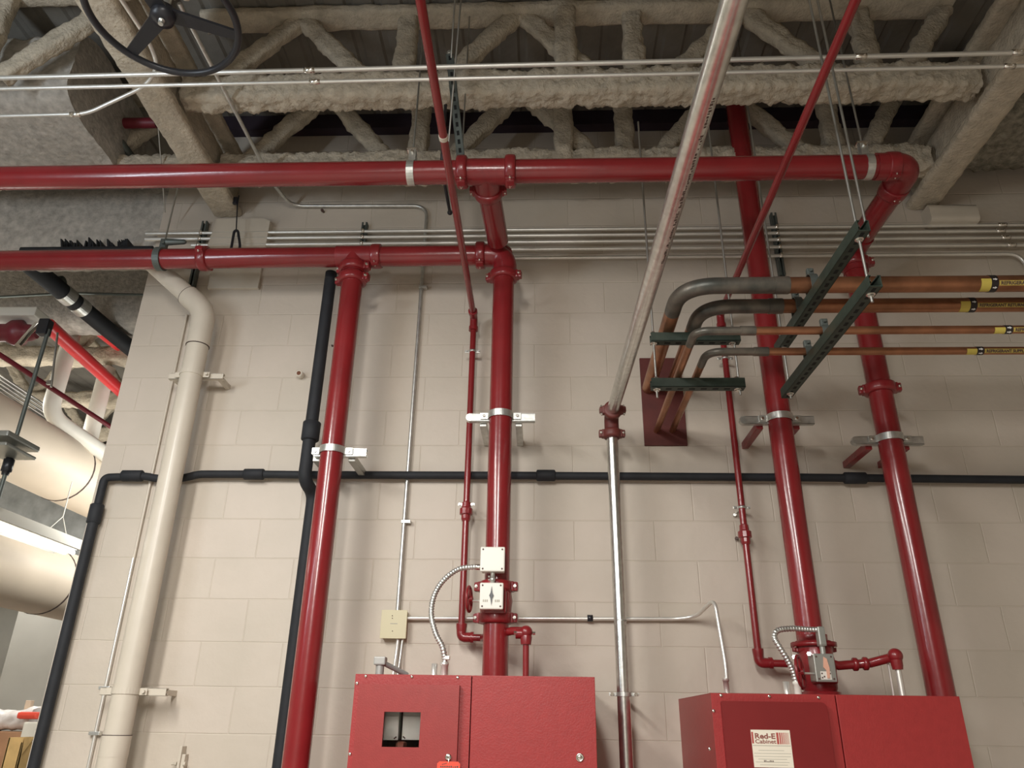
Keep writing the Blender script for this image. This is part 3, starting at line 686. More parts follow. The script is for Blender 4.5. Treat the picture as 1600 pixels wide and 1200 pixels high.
g, x0, x1, z0, z1 = swbox(750, 910, 786, 952, 3.36, .075, WHITEP, 'dial_box', 'lower white box with a black pointer on the left cabinet riser')
xm, zm = (x0+x1)/2, (z0+z1)/2
MB().prism([(xm, 3.3585, zm+.04), (xm+.004, 3.3585, zm+.012), (xm+.010, 3.3585, zm+.001), (xm+.004, 3.3585, zm-.012), (xm, 3.3585, zm-.04), (xm-.004, 3.3585, zm-.012), (xm-.010, 3.3585, zm+.001), (xm-.004, 3.3585, zm+.012)], (0, -.003, 0)).build('pointer', BLACK, g)
mm = MB()
for i, dx in enumerate((-.034, -.026, -.018, .018, .026, .033)): mm.bx(xm+dx-.0025, xm+dx+.0025, 3.3590, 3.3598, zm-.026, zm-.016)
mm.build('faint_print', BLUR, g)
a = W(770, 893, 3.4); b = W(768, 911, 3.4)
tag(MB().lathe((a.x, 3.4, b.z-.005), (0, 0, 1), [(0, .010), (.014, .010), (.015, .0125), (.026, .0125), (.027, .010), (a.z-b.z+.012, .010)], 14).hexa((a.x-.012, 3.39, b.z+.012), (-1, 0, 0), .004, .007).hexa((a.x-.012, 3.39, b.z+.026), (-1, 0, 0), .004, .007).build('box_connector', GALV), 'short silver connector between the two white boxes', 'fitting')
# right valve
zt = W(1264, 1006, 3.46).z; zb_ = 1.82
g = valve(1.162, 3.46, zt, zb_, 'red valve on the right cabinet riser, behind the grey dial box', W(1250, 1050, 3.32), (1, -.55, .05), .062)
coupling((1.162, 3.47, zt-.012), (0, 0, 1), RP+.006, g, (1, 0, 0), .05, k=.7)
MB().lathe((1.162, 3.46, 1.795), (0, 0, 1), [(0, RP+.022), (.03, RP+.022), (.034, RP+.008)], 28).build('lower_flange', RED2, g)
MB().lathe((1.162, 3.47, W(1265, 1004, 3.4).z-.012), (0, 0, 1), [(0, .07), (0, .094), (.018, .094), (.018, .06), (.05, RP+.004)], 32).build('upper_flange', RED2, g)
for q in (W(1241, 1027, 3.4), W(1264, 1022, 3.36)): MB().hexa(q, (-.3, -1, .1), .010, .010).build('bolt', CHROME, g)
pipe_part([W(1252, 1052, 3.33), W(1278, 1053, 3.36)], .005, EMT, g, 'stem', 10)
GREYBOX = mat('grey_box_enamel', (.36, .37, .34), .35, .5, var=.08)
g, x0, x1, z0, z1 = swbox(1270, 1021, 1309, 1066, 3.33, .085, GREYBOX, 'dial_box', 'grey metal box with a pale pointer on the right cabinet riser', bez=.004)
xm, zm = (x0+x1)/2, (z0+z1)/2
DIALP = mat('pale_orange_pointer', (.75, .42, .30), .5)
MB().prism([(xm-.002, 3.3285, zm+.042), (xm+.010, 3.3285, zm+.034), (xm+.016, 3.3285, zm-.002), (xm+.012, 3.3285, zm-.040), (xm+.002, 3.3285, zm-.040), (xm+.002, 3.3285, zm-.01), (xm-.008, 3.3285, zm+.002)], (0, -.003, 0)).build('pointer', DIALP, g)
MB().bx(xm-.022, xm+.020, 3.3292, 3.3298, zm-.045, zm-.014).build('dial_plate', WHITEP, g)
mm = MB()
for dx, dz in ((-.016, -.022), (-.008, -.034), (-.016, -.038), (.016, -.022)): mm.bx(xm+dx-.003, xm+dx+.003, 3.3288, 3.3292, zm+dz-.003, zm+dz+.003)
mm.build('dial_marks', INK, g)
a, b = W(1275, 979, 3.35), W(1291, 1010, 3.35)
g = thing('conduit_elbow', 'grey conduit elbow above the grey dial box', 'fitting', ((a.x+b.x)/2, 3.36, b.z))
MB().bx(a.x, b.x, 3.335, 3.375, b.z, a.z, .007).lathe(((a.x+b.x)/2, 3.355, b.z-.03), (0, 0, 1), [(0, .011), (.04, .011)], 12).build('body', GREYBOX, g)
MB().bx(a.x+.004, b.x-.004, 3.332, 3.336, b.z+.006, a.z-.006, .001).build('cover', GREYBOX, g)
q = [W(1277, 984, 3.35), W(1262, 983.5, 3.35), W(1238, 982, 3.34), W(1215, 985, 3.32), W(1210, 996, 3.31), W(1218, 1011, 3.30), W(1232, 1034, 3.3), W(1240, 1052, 3.3), V((W(1244, 1062, 3.3).x, 3.3, 1.83))]
g2 = thing('flexible_conduit', 'ribbed silver flexible conduit bending from the grey fitting to the right cabinet', 'conduit', (q[-1].x, 3.3, 1.80))
flex(q, .0115, GALV, g2, 'ribbed_hose')
MB().lathe((q[-1].x+.001, 3.3, 1.795), (0, 0, 1), [(0, .0145), (.05, .0145), (.052, .017), (.062, .017), (.064, .013)], 14).build('end_connector', WHITEP, g2)

# ------------------------------------------------------------------ red cabinets
def cabinet(x0, x1, zt, zb, split, label, side_open=None):
    g = thing('valve_cabinet', label, 'cabinet', ((x0+x1)/2, WY, zb), 'red steel cabinets on the wall')
    y0, y1, t = 3.10, WY, .004
    mb = MB()
    mb.bx(x0, x0+t, y0, y1, zb, zt).bx(x1-t, x1, y0, y1, zb, zt).bx(x0, x1, y0, y1, zt-t, zt).bx(x0, x1, y0, y1, zb, zb+t).bx(x0+t, x1-t, y1-t-.002, y1-.002, zb+t, zt-t)
    mb.build('cabinet_body', CABRED, g); return g
def frame(mb, x0, x1, z0, z1, hx0, hx1, hz0, hz1, y0, y1, bev=0.):
    q = [(x0, z0), (x1, z0), (x1, z1), (x0, z1)]; h = [(hx0, hz0), (hx1, hz0), (hx1, hz1), (hx0, hz1)]
    a = [[mb.bm.verts.new((x, y, z)) for x, z in r] for y in (y0, y1) for r in (q, h)]
    for i in range(4):
        j = (i+1) % 4
        for A_, B_ in ((0, 1), (3, 2), (2, 0), (1, 3)): mb.face([a[A_][i], a[A_][j], a[B_][j], a[B_][i]], 0, False)
    return mb
A, B = W(556, 1053, 3.1), W(929, 1056, 3.1)
cx0, cx1, czt, czb = A.x, B.x, A.z, .55
g = cabinet(cx0, cx1, czt, czb, 0, 'red steel cabinet with a glazed door, at the left')
xs = W(736, 1100, 3.1).x
dx0, dx1, dzt = W(563, 1075, 3.1).x, W(719, 1072, 3.1).x, W(640, 1070, 3.1).z
frame(MB(), cx0, xs-.002, czb, czt, dx0+.02, dx1-.02, czb+.1, dzt-.02, 3.097, 3.101).build('front_frame', CABRED, g)
MB().bx(xs+.002, cx1, 3.092, 3.101, czb, czt, .002).build('right_panel', CABRED, g)
wx0, wx1, wz0, wz1 = W(598, 1140, 3.075).x+.001, W(656, 1140, 3.075).x, W(627, 1167.5, 3.075).z, W(627, 1112.5, 3.075).z
dr = frame(MB(), dx0, dx1, czb+.08, dzt, wx0, wx1, wz0, wz1, 3.074, 3.096, 0).build('door', CABDOOR, g)
GL = bpy.data.materials.new('clear_pane'); GL.use_nodes = True; b_ = GL.node_tree.nodes['Principled BSDF']
b_.inputs['Transmission Weight'].default_value = 1; b_.inputs['Roughness'].default_value = .02; b_.inputs['IOR'].default_value = 1.15
MB().bx(wx0-.001, wx1+.001, 3.084, 3.086, wz0-.001, wz1+.001).build('window_pane', GL, dr)
q = W(700.5, 1183, 3.073); MB().lathe(q, (0, -1, 0), [(-.002, .012), (.004, .012), (.006, .008), (.006, .001)], 20).build('lock', CHROME, dr)
MB().lathe(q+V((0, -.0065, 0)), (0, -1, 0), [(0, .003), (.0006, .003)], 8).build('keyhole', INK, dr)
def screws(lst, y, g):
    for u, v in lst: q = W(u, v, y); MB().lathe(q, (0, -1, 0), [(-.001, .0062), (.002, .0058), (.0035, .003), (.0036, .001)], 12).build('screw', CHROME, g)
screws([(571.5, 1056.5), (643.5, 1057.5), (715, 1058.5), (558, 1067.5), (547, 1178)], 3.0965, g)
q = W(906, 1183.5, 3.091); lk = MB().lathe(q, (0, -1, 0), [(-.001, .0145), (.003, .0145), (.005, .011), (.003, .010), (.005, .007), (.005, .001)], 22).build('lock', CHROME, g)
# orange tag hanging over the door lock
a = W(683, 1190, 3.06); b_2 = W(719, 1190, 3.06)
tg = thing('hang_tag', 'orange red paper tag hanging from the lock of the left cabinet', 'tag', (a.x, 3.06, a.z-.12))
pp = [(a.x, 3.062, a.z-.12), (b_2.x, 3.062, a.z-.12), (b_2.x, 3.062, a.z-.006), (b_2.x-.008, 3.062, a.z+.001), (a.x+.008, 3.062, a.z+.001), (a.x, 3.062, a.z-.006)]
MB().prism(pp, (0, .0015, 0)).build('card', TAG, tg)
mm = MB(); random.seed(5)
for i in range(9): mm.bx(a.x+.012+i*.0075, a.x+.0165+i*.0075, 3.0612, 3.0619, a.z-.018, a.z-.018+random.uniform(.002, .005))
for i in range(3): mm.bx(a.x+.018+i*.006, a.x+.022+i*.006, 3.0612, 3.0619, a.z-.010+i*.0015, a.z-.007+i*.0015)
mm.build('handwritten_marks', INK, tg)
MB().tube([W(701, 1184, 3.064), W(701, 1191, 3.061)], .0015, 6).build('tie', CHROME, tg)
# gauges and pipework behind the cabinet window
for k, (u0, u1, lab) in enumerate(((598, 622, 'white square gauge box behind the left half of the cabinet window'), (630, 664, 'white square gauge box behind the right half of the cabinet window'))):
    a, b = W(u0-(12 if k == 0 else 0), 1109, 3.13), W(u1, 1157, 3.13)
    gg = thing('gauge_box', lab, 'box', ((a.x+b.x)/2, 3.25, b.z), 'white boxes inside the left cabinet')
    MB().bx(a.x, b.x, 3.13, 3.20, b.z, a.z, .008).build('box_body', mat('box_shell', (.62, .62, .56), .5), gg)
    MB().bx(a.x+.002, b.x-.002, 3.127, 3.13, b.z+.001, a.z-.022, .001).build('face', WHITEP, gg)
    q = b if k == 0 else V((a.x, 0, b.z)); s_ = -1 if k == 0 else 1
    MB().box((q.x+s_*.011, 3.1265, q.z+.009), (.012, .002, .005), (V((.8, 0, .6*-s_)), V((0, 1, 0)), V((.6*s_, 0, .8))), 0).build('screw', INK, gg)
q = W(627, 1165, 3.15)
tag(MB().lathe(q-V((0, 0, .09)), (0, 0, 1), [(0, .012), (.07, .012), (.075, .021), (.10, .021), (.105, .012)], 6, smooth=False).build('brass_fitting', mat('red_brown_brass', (.30, .09, .06), .4, .4)), 'reddish pipe fitting between the gauge boxes behind the window', 'fitting')
# right cabinet
A, B = W(1110, 1083, 3.1), W(1497, 1087, 3.1)
rx0, rx1, rzt, rzb = A.x, B.x, 1.803, .5
g = cabinet(rx0, rx1, rzt, rzb, 0, 'red steel cabinet with a white sticker on its door, at the right')
xs = W(1306, 1100, 3.1).x
dx0, dx1, dzt = W(1127, 1100, 3.08).x, W(1291, 1100, 3.08).x, W(1180, 1096, 3.08).z
MB().bx(rx0, xs-.0015, 3.096, 3.101, rzb, rzt, .001).build('front_frame', CABRED, g)
MB().bx(xs+.0015, rx1, 3.092, 3.101, rzb, rzt, .002).build('right_panel', CABRED, g)
bm_ = MB(); c8 = []
for cx_, cz_, a0 in ((dx1-.02, dzt-.02, 0), (dx0+.006, dzt-.006, 90)):
    rr_ = .02 if a0 == 0 else .006
    for k in range(7): c8.append((cx_+rr_*math.cos(R(a0+k*15)), 3.074, cz_+rr_*math.sin(R(a0+k*15))))
c8 += [(dx0, 3.074, rzb+.08), (dx1, 3.074, rzb+.08)]
DOOR2 = mat('dark_red_door_coat', (.19, .014, .015), .36, var=.05)
dr = bm_.prism(c8, (0, .021, 0)).build('door', DOOR2, g); dr['label'] = 'darker red flush door'
screws([(1126.5, 1086.5), (1115, 1110.5), (1202, 1088), (1279, 1090), (1109, 1170)], 3.0955, g)
a, b = W(1173, 1140, 3.073), W(1240, 1199, 3.073)
aa, bb_ = V((W(1176, 1160, 3.073).x-.003, 0, a.z)), V((W(1236, 1160, 3.073).x, 0, b.z)); sx0, sx1, sz1, sz0 = aa.x, bb_.x, aa.z, bb_.z-.002
stk = thing('sticker', 'white sticker with Red-E Cabinet lettering on the right cabinet door', 'sticker', (sx0, 3.073, sz0))
MB().bx(sx0, sx1, 3.0731, 3.0739, sz0, sz1).build('paper', PAPER, stk)
sw, sh = sx1-sx0, sz1-sz0
fx = lambda t: sx0+sw*t
fz = lambda t: sz1-sh*t
m1 = MB()
m1.bx(fx(.01), fx(.055), 3.0726, 3.0730, fz(.37), fz(.06))
xx = .645
for k, ww in enumerate((.055, .035, .025, .018, .014, .012, .010, .008)):
    m1.bx(fx(xx), fx(xx+ww), 3.0726, 3.0730, fz(.38), fz(.07)); xx += ww+.019
m1.build('red_bars', PINK, stk)
text_mesh('Red-E', sh*.20, INKB, stk, lambda px, py: (fx(.085)+px*1.0, 3.0726, fz(.235)+py), 'lettering', bold=.0008, fit=sw*.53)
text_mesh('Cabinet', sh*.155, INKB, stk, lambda px, py: (fx(.085)+px*1.0, 3.0726, fz(.365)+py), 'lettering', bold=.0004, fit=sw*.54)
m1 = MB()
m1.bx(fx(.02), fx(.98), 3.0727, 3.0730, fz(.432), fz(.415))
for t, l0, l1 in ((.55, .15, .8), (.63, .03, .97), (.71, .03, .95), (.78, .12, .85), (.93, .15, .85), (.86, .05, .9)): m1.bx(fx(l0), fx(l1), 3.0728, 3.0730, fz(t+.006), fz(t-.006))
m1.build('printed_lines', BLUR, stk)
m1 = MB(); random.seed(2)
for i in range(7): q = .26+i*.037; m1.bx(fx(q), fx(q+.02), 3.0724, 3.0727, fz(.855), fz(.855-random.uniform(.02, .05)))
m1.build('handwritten_marks', INK, stk)

# ------------------------------------------------------------------ copper refrigerant lines
def lettered(g, xa, y, z, r, txt, first, ang0, pat=.34, h=None):
    # black band with white arrows, yellow start tape, yellow strip with dark lettering wrapped round the pipe
    ring_part('black_band', (xa, y, z), (1, 0, 0), r, .028, .0012, TAPE, g)
    def patch(x0, x1, a0, a1, dr, m_, nm):
        q = MB(); rows = []
        for i in range(9):
            a = a0+(a1-a0)*i/8; rows.append([V((x0, y-math.cos(a)*(r+dr), z-math.sin(a)*(r+dr))), V((x1, y-math.cos(a)*(r+dr), z-math.sin(a)*(r+dr)))])
        for i in range(8):
            vs = [q.bm.verts.new(p) for p in (rows[i][0], rows[i][1], rows[i+1][1], rows[i+1][0])]; q.face(vs, 0, True)
        return q.build(nm, m_, g)
    patch(xa-.055, xa-.014, ang0-.55, ang0+1.2, .001, YEL, 'yellow_tape')
    h = h or 2*pat*r*.9
    am = ang0
    patch(xa+.016, xa+.62, am-pat, am+pat, .0012, YEL2, 'label_strip')
    sz = h*1.0
    text_mesh(txt, sz, INK, g, lambda px, py: (xa+.022+px*1.05, y-math.cos(am-(py-sz*.34)/r)*(r+.0022), z-math.sin(am-(py-sz*.34)/r)*(r+.0022)), 'lettering', bold=.0007)
    for dv in (-.45, .55):
        a = am+dv; c = V((xa, y-math.cos(a)*(r+.0018), z-math.sin(a)*(r+.0018))); t = V((0, math.sin(a), -math.cos(a)))
        q = MB(); q.face([q.bm.verts.new(c+V((dx, 0, 0))+t*dt) for dx, dt in ((-.008, -.0025), (.001, -.0025), (.001, -.006), (.010, 0), (.001, .006), (.001, .0025), (-.008, .0025))], 0, False)
        q.build('white_arrow', WHT, g)
ZU, ZLo = 3.375, 3.128
def copper(y, z, xb, r, lab, u, v, txt, ang, pat, dark_to, cr, yend=3.83):
    g = thing('copper_pipe', lab, 'pipe', (xb, y, z-r), 'copper refrigerant pipes')
    pts = [V((3.9, y, z)), V((xb, y, z)), V((xb, yend, z))]
    b_ = bend(pts, cr, 14)
    MB().tube([pts[0], V((dark_to, y, z))], r, 26).build('copper_run', COPPER, g)
    MB().tube([V((dark_to+.001, y, z))]+b_[1:-1]+[V((xb, y+cr+.06, z))], r+.0006, 26).build('tarnished_bend', COPDK, g).__setitem__('label', 'grey tarnished bend')
    MB().tube([V((xb, y+cr+.05, z)), pts[2]], r, 26).build('wall_run', COPPER, g)
    MB().lathe((dark_to+.02, y, z), (1, 0, 0), [(-.03, r+.003), (.03, r+.003)], 26).build('joint', COPDK, g)
    xl = W(u, v, y-r).x
    lettered(g, xl, y, z, r, txt, None, ang, pat)
    return g
xb1 = W(1050, 500, 2.95).x+.01
copper(W(1300, 444, 2.76).y, ZU, .583, .0345, 'topmost copper pipe of the refrigerant lines, with a grey bend', 1557, 445, 'REFRIGERANT RETURN', .45, .30, .98, .16)
copper(2.925, ZU-.005, .70, .0315, 'second copper pipe from the top, with a grey bend', 1524, 480, 'REFRIGERANT RETURN', .55, .30, 1.0, .14)
copper(2.70, ZLo, .612, .0165, 'thin copper pipe third from the top', 1578, 516, 'REFRIGERANT SUPPLY', .5, .52, .80, .06)
copper(2.885, ZLo, .695, .0165, 'lowest thin copper pipe of the refrigerant lines', 1533, 548, 'REFRIGERANT SUPPLY', .5, .52, .90, .07)
# painted plate where they enter the wall
a, b = W(1006, 590, 3.825), W(1073, 696, 3.825)
tag(MB().bx(a.x-.018, b.x+.005, 3.822, WY, b.z, W(1040, 585, 3.825).z+.1, .002).build('wall_plate', DKRED), 'dark red painted rectangular plate on the wall where the copper pipes enter', 'plate')
# trapeze struts and rods
def trapeze(p0, p1, label, rods, nm='strut_hanger', sub=()):
    g = thing(nm, label, 'strut', (V(p0)+V(p1))/2, 'green strut hangers')
    mb = MB(); channel(mb, p0, p1, (0, 0, 1), .045); mb.build('channel', [GREEN, HOLE], g)
    for x_, y_ in rods:
        z_ = p0[2] if not isinstance(p0, V) else p0.z
        MB().hexa((x_, y_, z_-.023), (0, 0, -1), .011, .012).lathe((x_, y_, z_-.026), (0, 0, 1), [(0, .016), (.003, .016)], 14).build('nut', CHROME, g)
        MB().hexa((x_, y_, z_+.023), (0, 0, 1), .011, .012).build('nut', CHROME, g)
    return g
xf = 1.138; xbk = 1.116
zU, zL = ZU-.062, ZLo-.044
fy, by = 2.31, 3.19
gU = trapeze((xf, fy-.05, zU), (xbk, by+.04, zU), 'upper green strut under the two large copper pipes, running towards the wall', [(xf, fy), (xbk, by-.02)])
gL = trapeze((xf, fy-.05, zL), (xbk, by+.04, zL), 'lower green strut under the two thin copper pipes, running towards the wall', [(xf, fy), (xbk, by-.02)])
gU2 = trapeze((W(1016, 526, 3.13).x, 3.13, zU+.006), (W(1155, 526, 3.13).x, 3.13, zU+.006), 'short upper green strut crosswise under the copper bends', [(.515, 3.13), (W(1143, 526, 3.13).x, 3.13)])
gL2 = trapeze((W(1016, 586, 3.13).x, 3.13, zL+.004), (W(1161, 586, 3.13).x, 3.13, zL+.004), 'short lower green strut crosswise by the wall plate', [(.515, 3.13), (W(1150, 586, 3.13).x, 3.13)])
def rod(x_, y_, z0, z1, label, r=.0052, nut=True, x1=None, y1=None, group='threaded hanger rods'):
    m_ = MB().tube([(x_, y_, z0), (x1 if x1 is not None else x_, y1 if y1 is not None else y_, z1)], r, 10)
    return tag(m_.build('threaded_rod', RODM), label, 'rod', group)
rod(xf, fy, zL-.055, 5.25, 'silver rod through the near ends of both long green struts')
rod(xbk, by-.02, zL-.05, 5.25, 'silver rod through the wall ends of both long green struts')
rod(.515, 3.13, zL-.06, 4.62, 'silver rod at the left end of the short green struts')
rod(W(1146, 526, 3.13).x, 3.13, zL-.05, 4.62, 'silver rod at the right end of the short green struts')
q = W(1350, 338, 2.36); rod(q.x, 2.36, zU+.02, 5.25, 'second rod beside the near end of the upper green strut')
# pipe clamps on struts
def uclamp(x_, y_, z_, r, parent):
    n = 12; rr = []
    for i in range(n+1):
        a = math.pi*i/n; o = V((0, -math.cos(a), math.sin(a))); p = V((x_, y_, z_))+o*(r+.001)
        rr.append([p+V((-.016, 0, 0)), p+o*.004+V((-.016, 0, 0)), p+o*.004+V((.016, 0, 0)), p+V((.016, 0, 0))])
    MB().rings(rr, 0, False).bx(x_-.016, x_+.016, y_-r-.005, y_-r-.001, z_-r-.01, z_+.001).bx(x_-.016, x_+.016, y_+r+.001, y_+r+.005, z_-r-.01, z_+.001).box((x_, y_, z_+r+.018), (.028, .02, .03), None, .003).hexa((x_, y_-.01, z_+r+.02), (0, -1, 0), .008, .01).build('pipe_clamp', GRAYSTRUT, parent)
for y_, z_, r_ in ((2.745, ZU, .0345), (2.925, ZU, .0315)): uclamp(xf-.034*(y_-2.31)/.88-.0, y_, z_, r_, gU)
for y_, z_, r_ in ((2.70, ZLo, .0165), (2.885, ZLo, .0165)): uclamp(xf-.034*(y_-2.31)/.88, y_, z_, r_, gL)

# ------------------------------------------------------------------ hangers of the mains
def header_hanger(u, v, label, rodtop):
    x_ = W(u, v, UH[0]).x; g = thing('pipe_hanger', label, 'hanger', (x_, UH[0], UH[1]), 'hangers of the upper main')
    MB().lathe((x_-.017, UH[0], UH[1]), (1, 0, 0), [(0, RP), (0, RP+.004), (.034, RP+.004), (.034, RP)], 28, smooth=False).box((x_, UH[0]-.016, UH[1]+RP+.035), (.034, .004, .075), None, .001).box((x_, UH[0]+.016, UH[1]+RP+.035), (.034, .004, .075), None, .001).build('strap', GALV, g)
    MB().hexa((x_, UH[0]-.018, UH[1]+RP+.055), (0, -1, 0), .009, .012).box((x_-.004, UH[0], UH[1]+RP+.078), (.05, .035, .014), None, .003).build('bolt', CHROME, g)
    MB().tube([(x_, UH[0], UH[1]+RP+.07), (x_, UH[0], 5.2)], .005, 10).build('rod', RODM, g)
header_hanger(643, 268, 'silver strap hanger on the upper main, left of the tee', 0)
header_hanger(1355, 262, 'silver strap hanger on the upper main, near the right elbow', 0)
# strap around the lower main, and the wire hanger over the conduits
x_ = W(252, 400, 3.5).x
g = thing('pipe_hanger', 'grey strap hanger round the lower main at the left end of the wall', 'hanger', (x_, 3.5, LH[1]))
MB().lathe((x_-.018, 3.5, LH[1]-.005), (1, 0, 0), [(0, RP), (0, RP+.010), (.036, RP+.010), (.036, RP)], 28, smooth=False).box((x_, 3.5, LH[1]+RP+.03), (.036, .03, .07), None, .003).build('strap', GRAYSTRUT, g)
MB().hexa((x_+.01, 3.485, LH[1]+RP+.03), (0, -1, 0), .012, .02).lathe((x_+.03, 3.47, LH[1]+RP+.03), (1, 0, 0), [(0, .02), (.1, .014), (.11, .008)], 14).build('bolt', GRAYSTRUT, g)
MB().tube([(x_, 3.5, LH[1]+RP+.05), (x_, 3.5, 4.6)], .005, 8).build('rod', RODM, g)
q0 = W(371, 318, 3.7); q1 = W(369, 362, 3.7); q2 = W(362, 384, 3.7); q3 = W(375, 384, 3.7)
g = thing('wire_hanger', 'black wire hanger with a forked foot above the lower main', 'hanger', (q1.x, 3.7, q2.z))
MB().tube([q0+V((0, 0, .06)), q0, q1], .004, 8).box(q0+V((-.015, 0, .02)), (.025, .02, .05), None, .004).build('rod', BLACK, g)
MB().tube(bend([q2-V((0, 0, .05)), q2, q1+V((-.012, 0, 0)), q1+V((0, 0, .012)), q1+V((.012, 0, 0)), q3, q3-V((0, 0, .05))], .012, 5), .008, 10).build('fork', BLACK, g)
# perforated brace and rods at the tee
a, b = W(703, 88, 2.80), W(720, 245, 2.88)
g = thing('seismic_brace', 'perforated grey strut brace slanting down to the tee of the upper main', 'strut', b)
mb = MB(); channel(mb, a, b, (0, 1, .2), .038); mb.build('channel', [GRAYSTRUT, HOLE], g)
MB().box(a, (.03, .03, .03), None, .004).hexa(a+V((0, -.02, 0)), (0, -1, 0), .011, .012).build('end_bracket', GALV, g)
def line_rod(p, q, r, label):
    p = q+(p-q)*((5.3-q.z)/(p.z-q.z)); return tag(MB().tube([p, q], r, 10).build('threaded_rod', RODM), label, 'rod', 'threaded hanger rods')
line_rod(W(712, -20, 2.6), W(705, 92, 2.79), .0045, 'silver rod dropping onto the top of the perforated brace')
line_rod(W(722, -20, 2.5), W(701, 222, 2.75), .0045, 'slanting silver rod crossing in front of the perforated brace')
line_rod(W(728, 130, 2.95), W(722, 240, 2.92), .004, 'short rod right of the perforated brace, over the joist chord')
q = W(703, 332, 3.4); tag(MB().ball(q, .015, 8).tube([q, q+V((0, -.36, 0)), q+V((0, -.38, .02)), V((q.x, 3.02, 4.68))], .009, 10).build('hook_rod', BLACK), 'dark hooked rod with a round tip, left of the tee branch', 'rod')
line_rod(W(247, 195, 3.3), W(258, 332, 3.7), .004, 'thin cable hanging beside the left girder')
# stub and screws on the wall
q = W(468, 583, 3.80)
g = thing('pipe_stub', 'small rusty pipe stub sticking out of the wall', 'pipe', q)
MB().lathe((q.x, WY, q.z), (0, -1, -.1), [(0, .020), (.05, .020), (.05, .012), (.02, .012)], 16).build('tube', CREAM, g)
MB().lathe((q.x, WY-.048, q.z-.005), (0, -1, -.1), [(0, .013), (.001, .001)], 16).build('rusty_bore', mat('rust', (.16, .06, .03), .8), g)
q = W(519, 540, 3.83); tag(MB().lathe((q.x, WY, q.z), (0, -1, 0), [(0, .006), (.012, .005)], 8).build('anchor_bolt', INK), 'tiny dark anchor left in the wall beside the leftmost riser', 'bolt')
for u, v, lab in ((505, 329, 'tiny anchor on the wall under the looping conduit'), (637, 815, 'small silver clip end beside the conduit below the black pipe'), (1149, 804, 'small silver wing nut left of the right small red pipe'), (1152, 841, 'tiny dark anchor beside the union of the right small red pipe')):
    q = W(u, v, 3.82); tag(MB().lathe((q.x, WY, q.z), (-.2, -1, -.1), [(0, .007), (.02, .007), (.022, .010), (.03, .008)], 8).build('anchor_bolt', GALV if 'silver' in lab else INK), lab, 'bolt')
# painted strut end at the bottom left
q = W(279, 1190, 3.79)
g = thing('wall_hook', 'cream painted upright strut end on the wall at the bottom left', 'bracket', (q.x, WY, q.z-.1))
MB().bx(q.x-.006, q.x+.006, 3.79, WY, q.z-.12, W(281, 1166, 3.79).z, .002).bx(q.x+.006, q.x+.022, 3.80, WY, q.z-.12, q.z+.03, .002).build('strut_end', CREAM, g)
MB().lathe((q.x-.035, 3.80, q.z-.01), (1, 0, 0), [(0, .006), (.015, .006), (.016, .009), (.024, .009)], 8).lathe((q.x+.02, 3.80, q.z-.01), (1, 0, 0), [(0, .009), (.01, .009)], 8).build('bolt', CREAM, g)

# ------------------------------------------------------------------ overhead gate valve wheel at the top left
hz = 4.2; hc = H(254, 20, hz)+V((-.008, .018, 0)); hr = .283
g = thing('hand_wheel', 'large black three spoke valve hand wheel overhead at the top left', 'wheel', hc)
MB().tube([hc+V((math.cos(k*math.pi/32), math.sin(k*math.pi/32), 0))*hr for k in range(64)], .0145, 16, closed=True).build('rim', BLACK, g)
dv = H(205, 84, hz)-hc; a0 = math.atan2(dv.y, dv.x)
for k in range(3):
    a = a0+k*2*math.pi/3; d = V((math.cos(a), math.sin(a), 0)); s_ = V((-math.sin(a), math.cos(a), 0)); m_ = MB()
    m_.prism([hc+d*.02+s_*.034+V((0, 0, .012)), hc+d*(hr-.004)+s_*.022+V((0, 0, .0)), hc+d*(hr-.004)-s_*.022, hc+d*.02-s_*.034+V((0, 0, .012))], (0, 0, .012)); m_.build('spoke', BLACK, g)
MB().lathe(hc+V((0, 0, -.02)), (0, 0, 1), [(0, .020), (.004, .045), (.05, .05), (.06, .03)], 24).build('hub', BLACK, g)
MB().lathe(hc+V((0, 0, -.04)), (0, 0, 1), [(0, .010), (.02, .012), (.021, .018), (.03, .018)], 12).lathe(hc+V((0, 0, .04)), (0, 0, 1), [(0, .016), (.9, .016)], 14).build('stem', GALV, g)
# small capped red branch above the upper main, top left
g = thing('capped_branch', 'dark red pipe branch with black coupling beside the left girder', 'pipe', W(170, 200, 3.4))
MB().tube(bend([W(245, 192, 3.45), W(170, 193, 3.45), W(176, 208, 3.45)], .03, 5), .032, 18).build('red_pipe', MAROON, g)
MB().tube([W(172, 200, 3.43), W(180, 212, 3.45)], .045, 16).build('black_coupling', BLACK, g)
MB().tube([W(178, 209, 3.44), W(212, 255, 3.6)], .026, 16).build('grey_nipple', GRAYSTRUT, g)

# ------------------------------------------------------------------ store room seen past the wall's end
def ydir(x_, z_, y0, y1): return [V((x_, y0, z_)), V((x_, y1, z_))]
for (z_, sy_, lab) in ((3.488, 5.67, 'upper large beige insulated pipe beyond the left end of the wall'), (2.642, 5.78, 'lower large beige insulated pipe beyond the left end of the wall')):
    g = thing('insulated_main', lab, 'pipe', (-3.83, 5.5, z_-.25), 'large beige insulated pipes')
    MB().tube(ydir(-3.82, z_, 3.6, 9.8), .25, 48).build('jacket', JACKET, g)
    ring_part('seam_band', (-3.82, sy_, z_), (0, 1, 0), .2485, .014, .006, SEAM, g)
    ring_part('seam_band', (-3.82, sy_-2, z_), (0, 1, 0), .2485, .012, .005, JACKET, g)
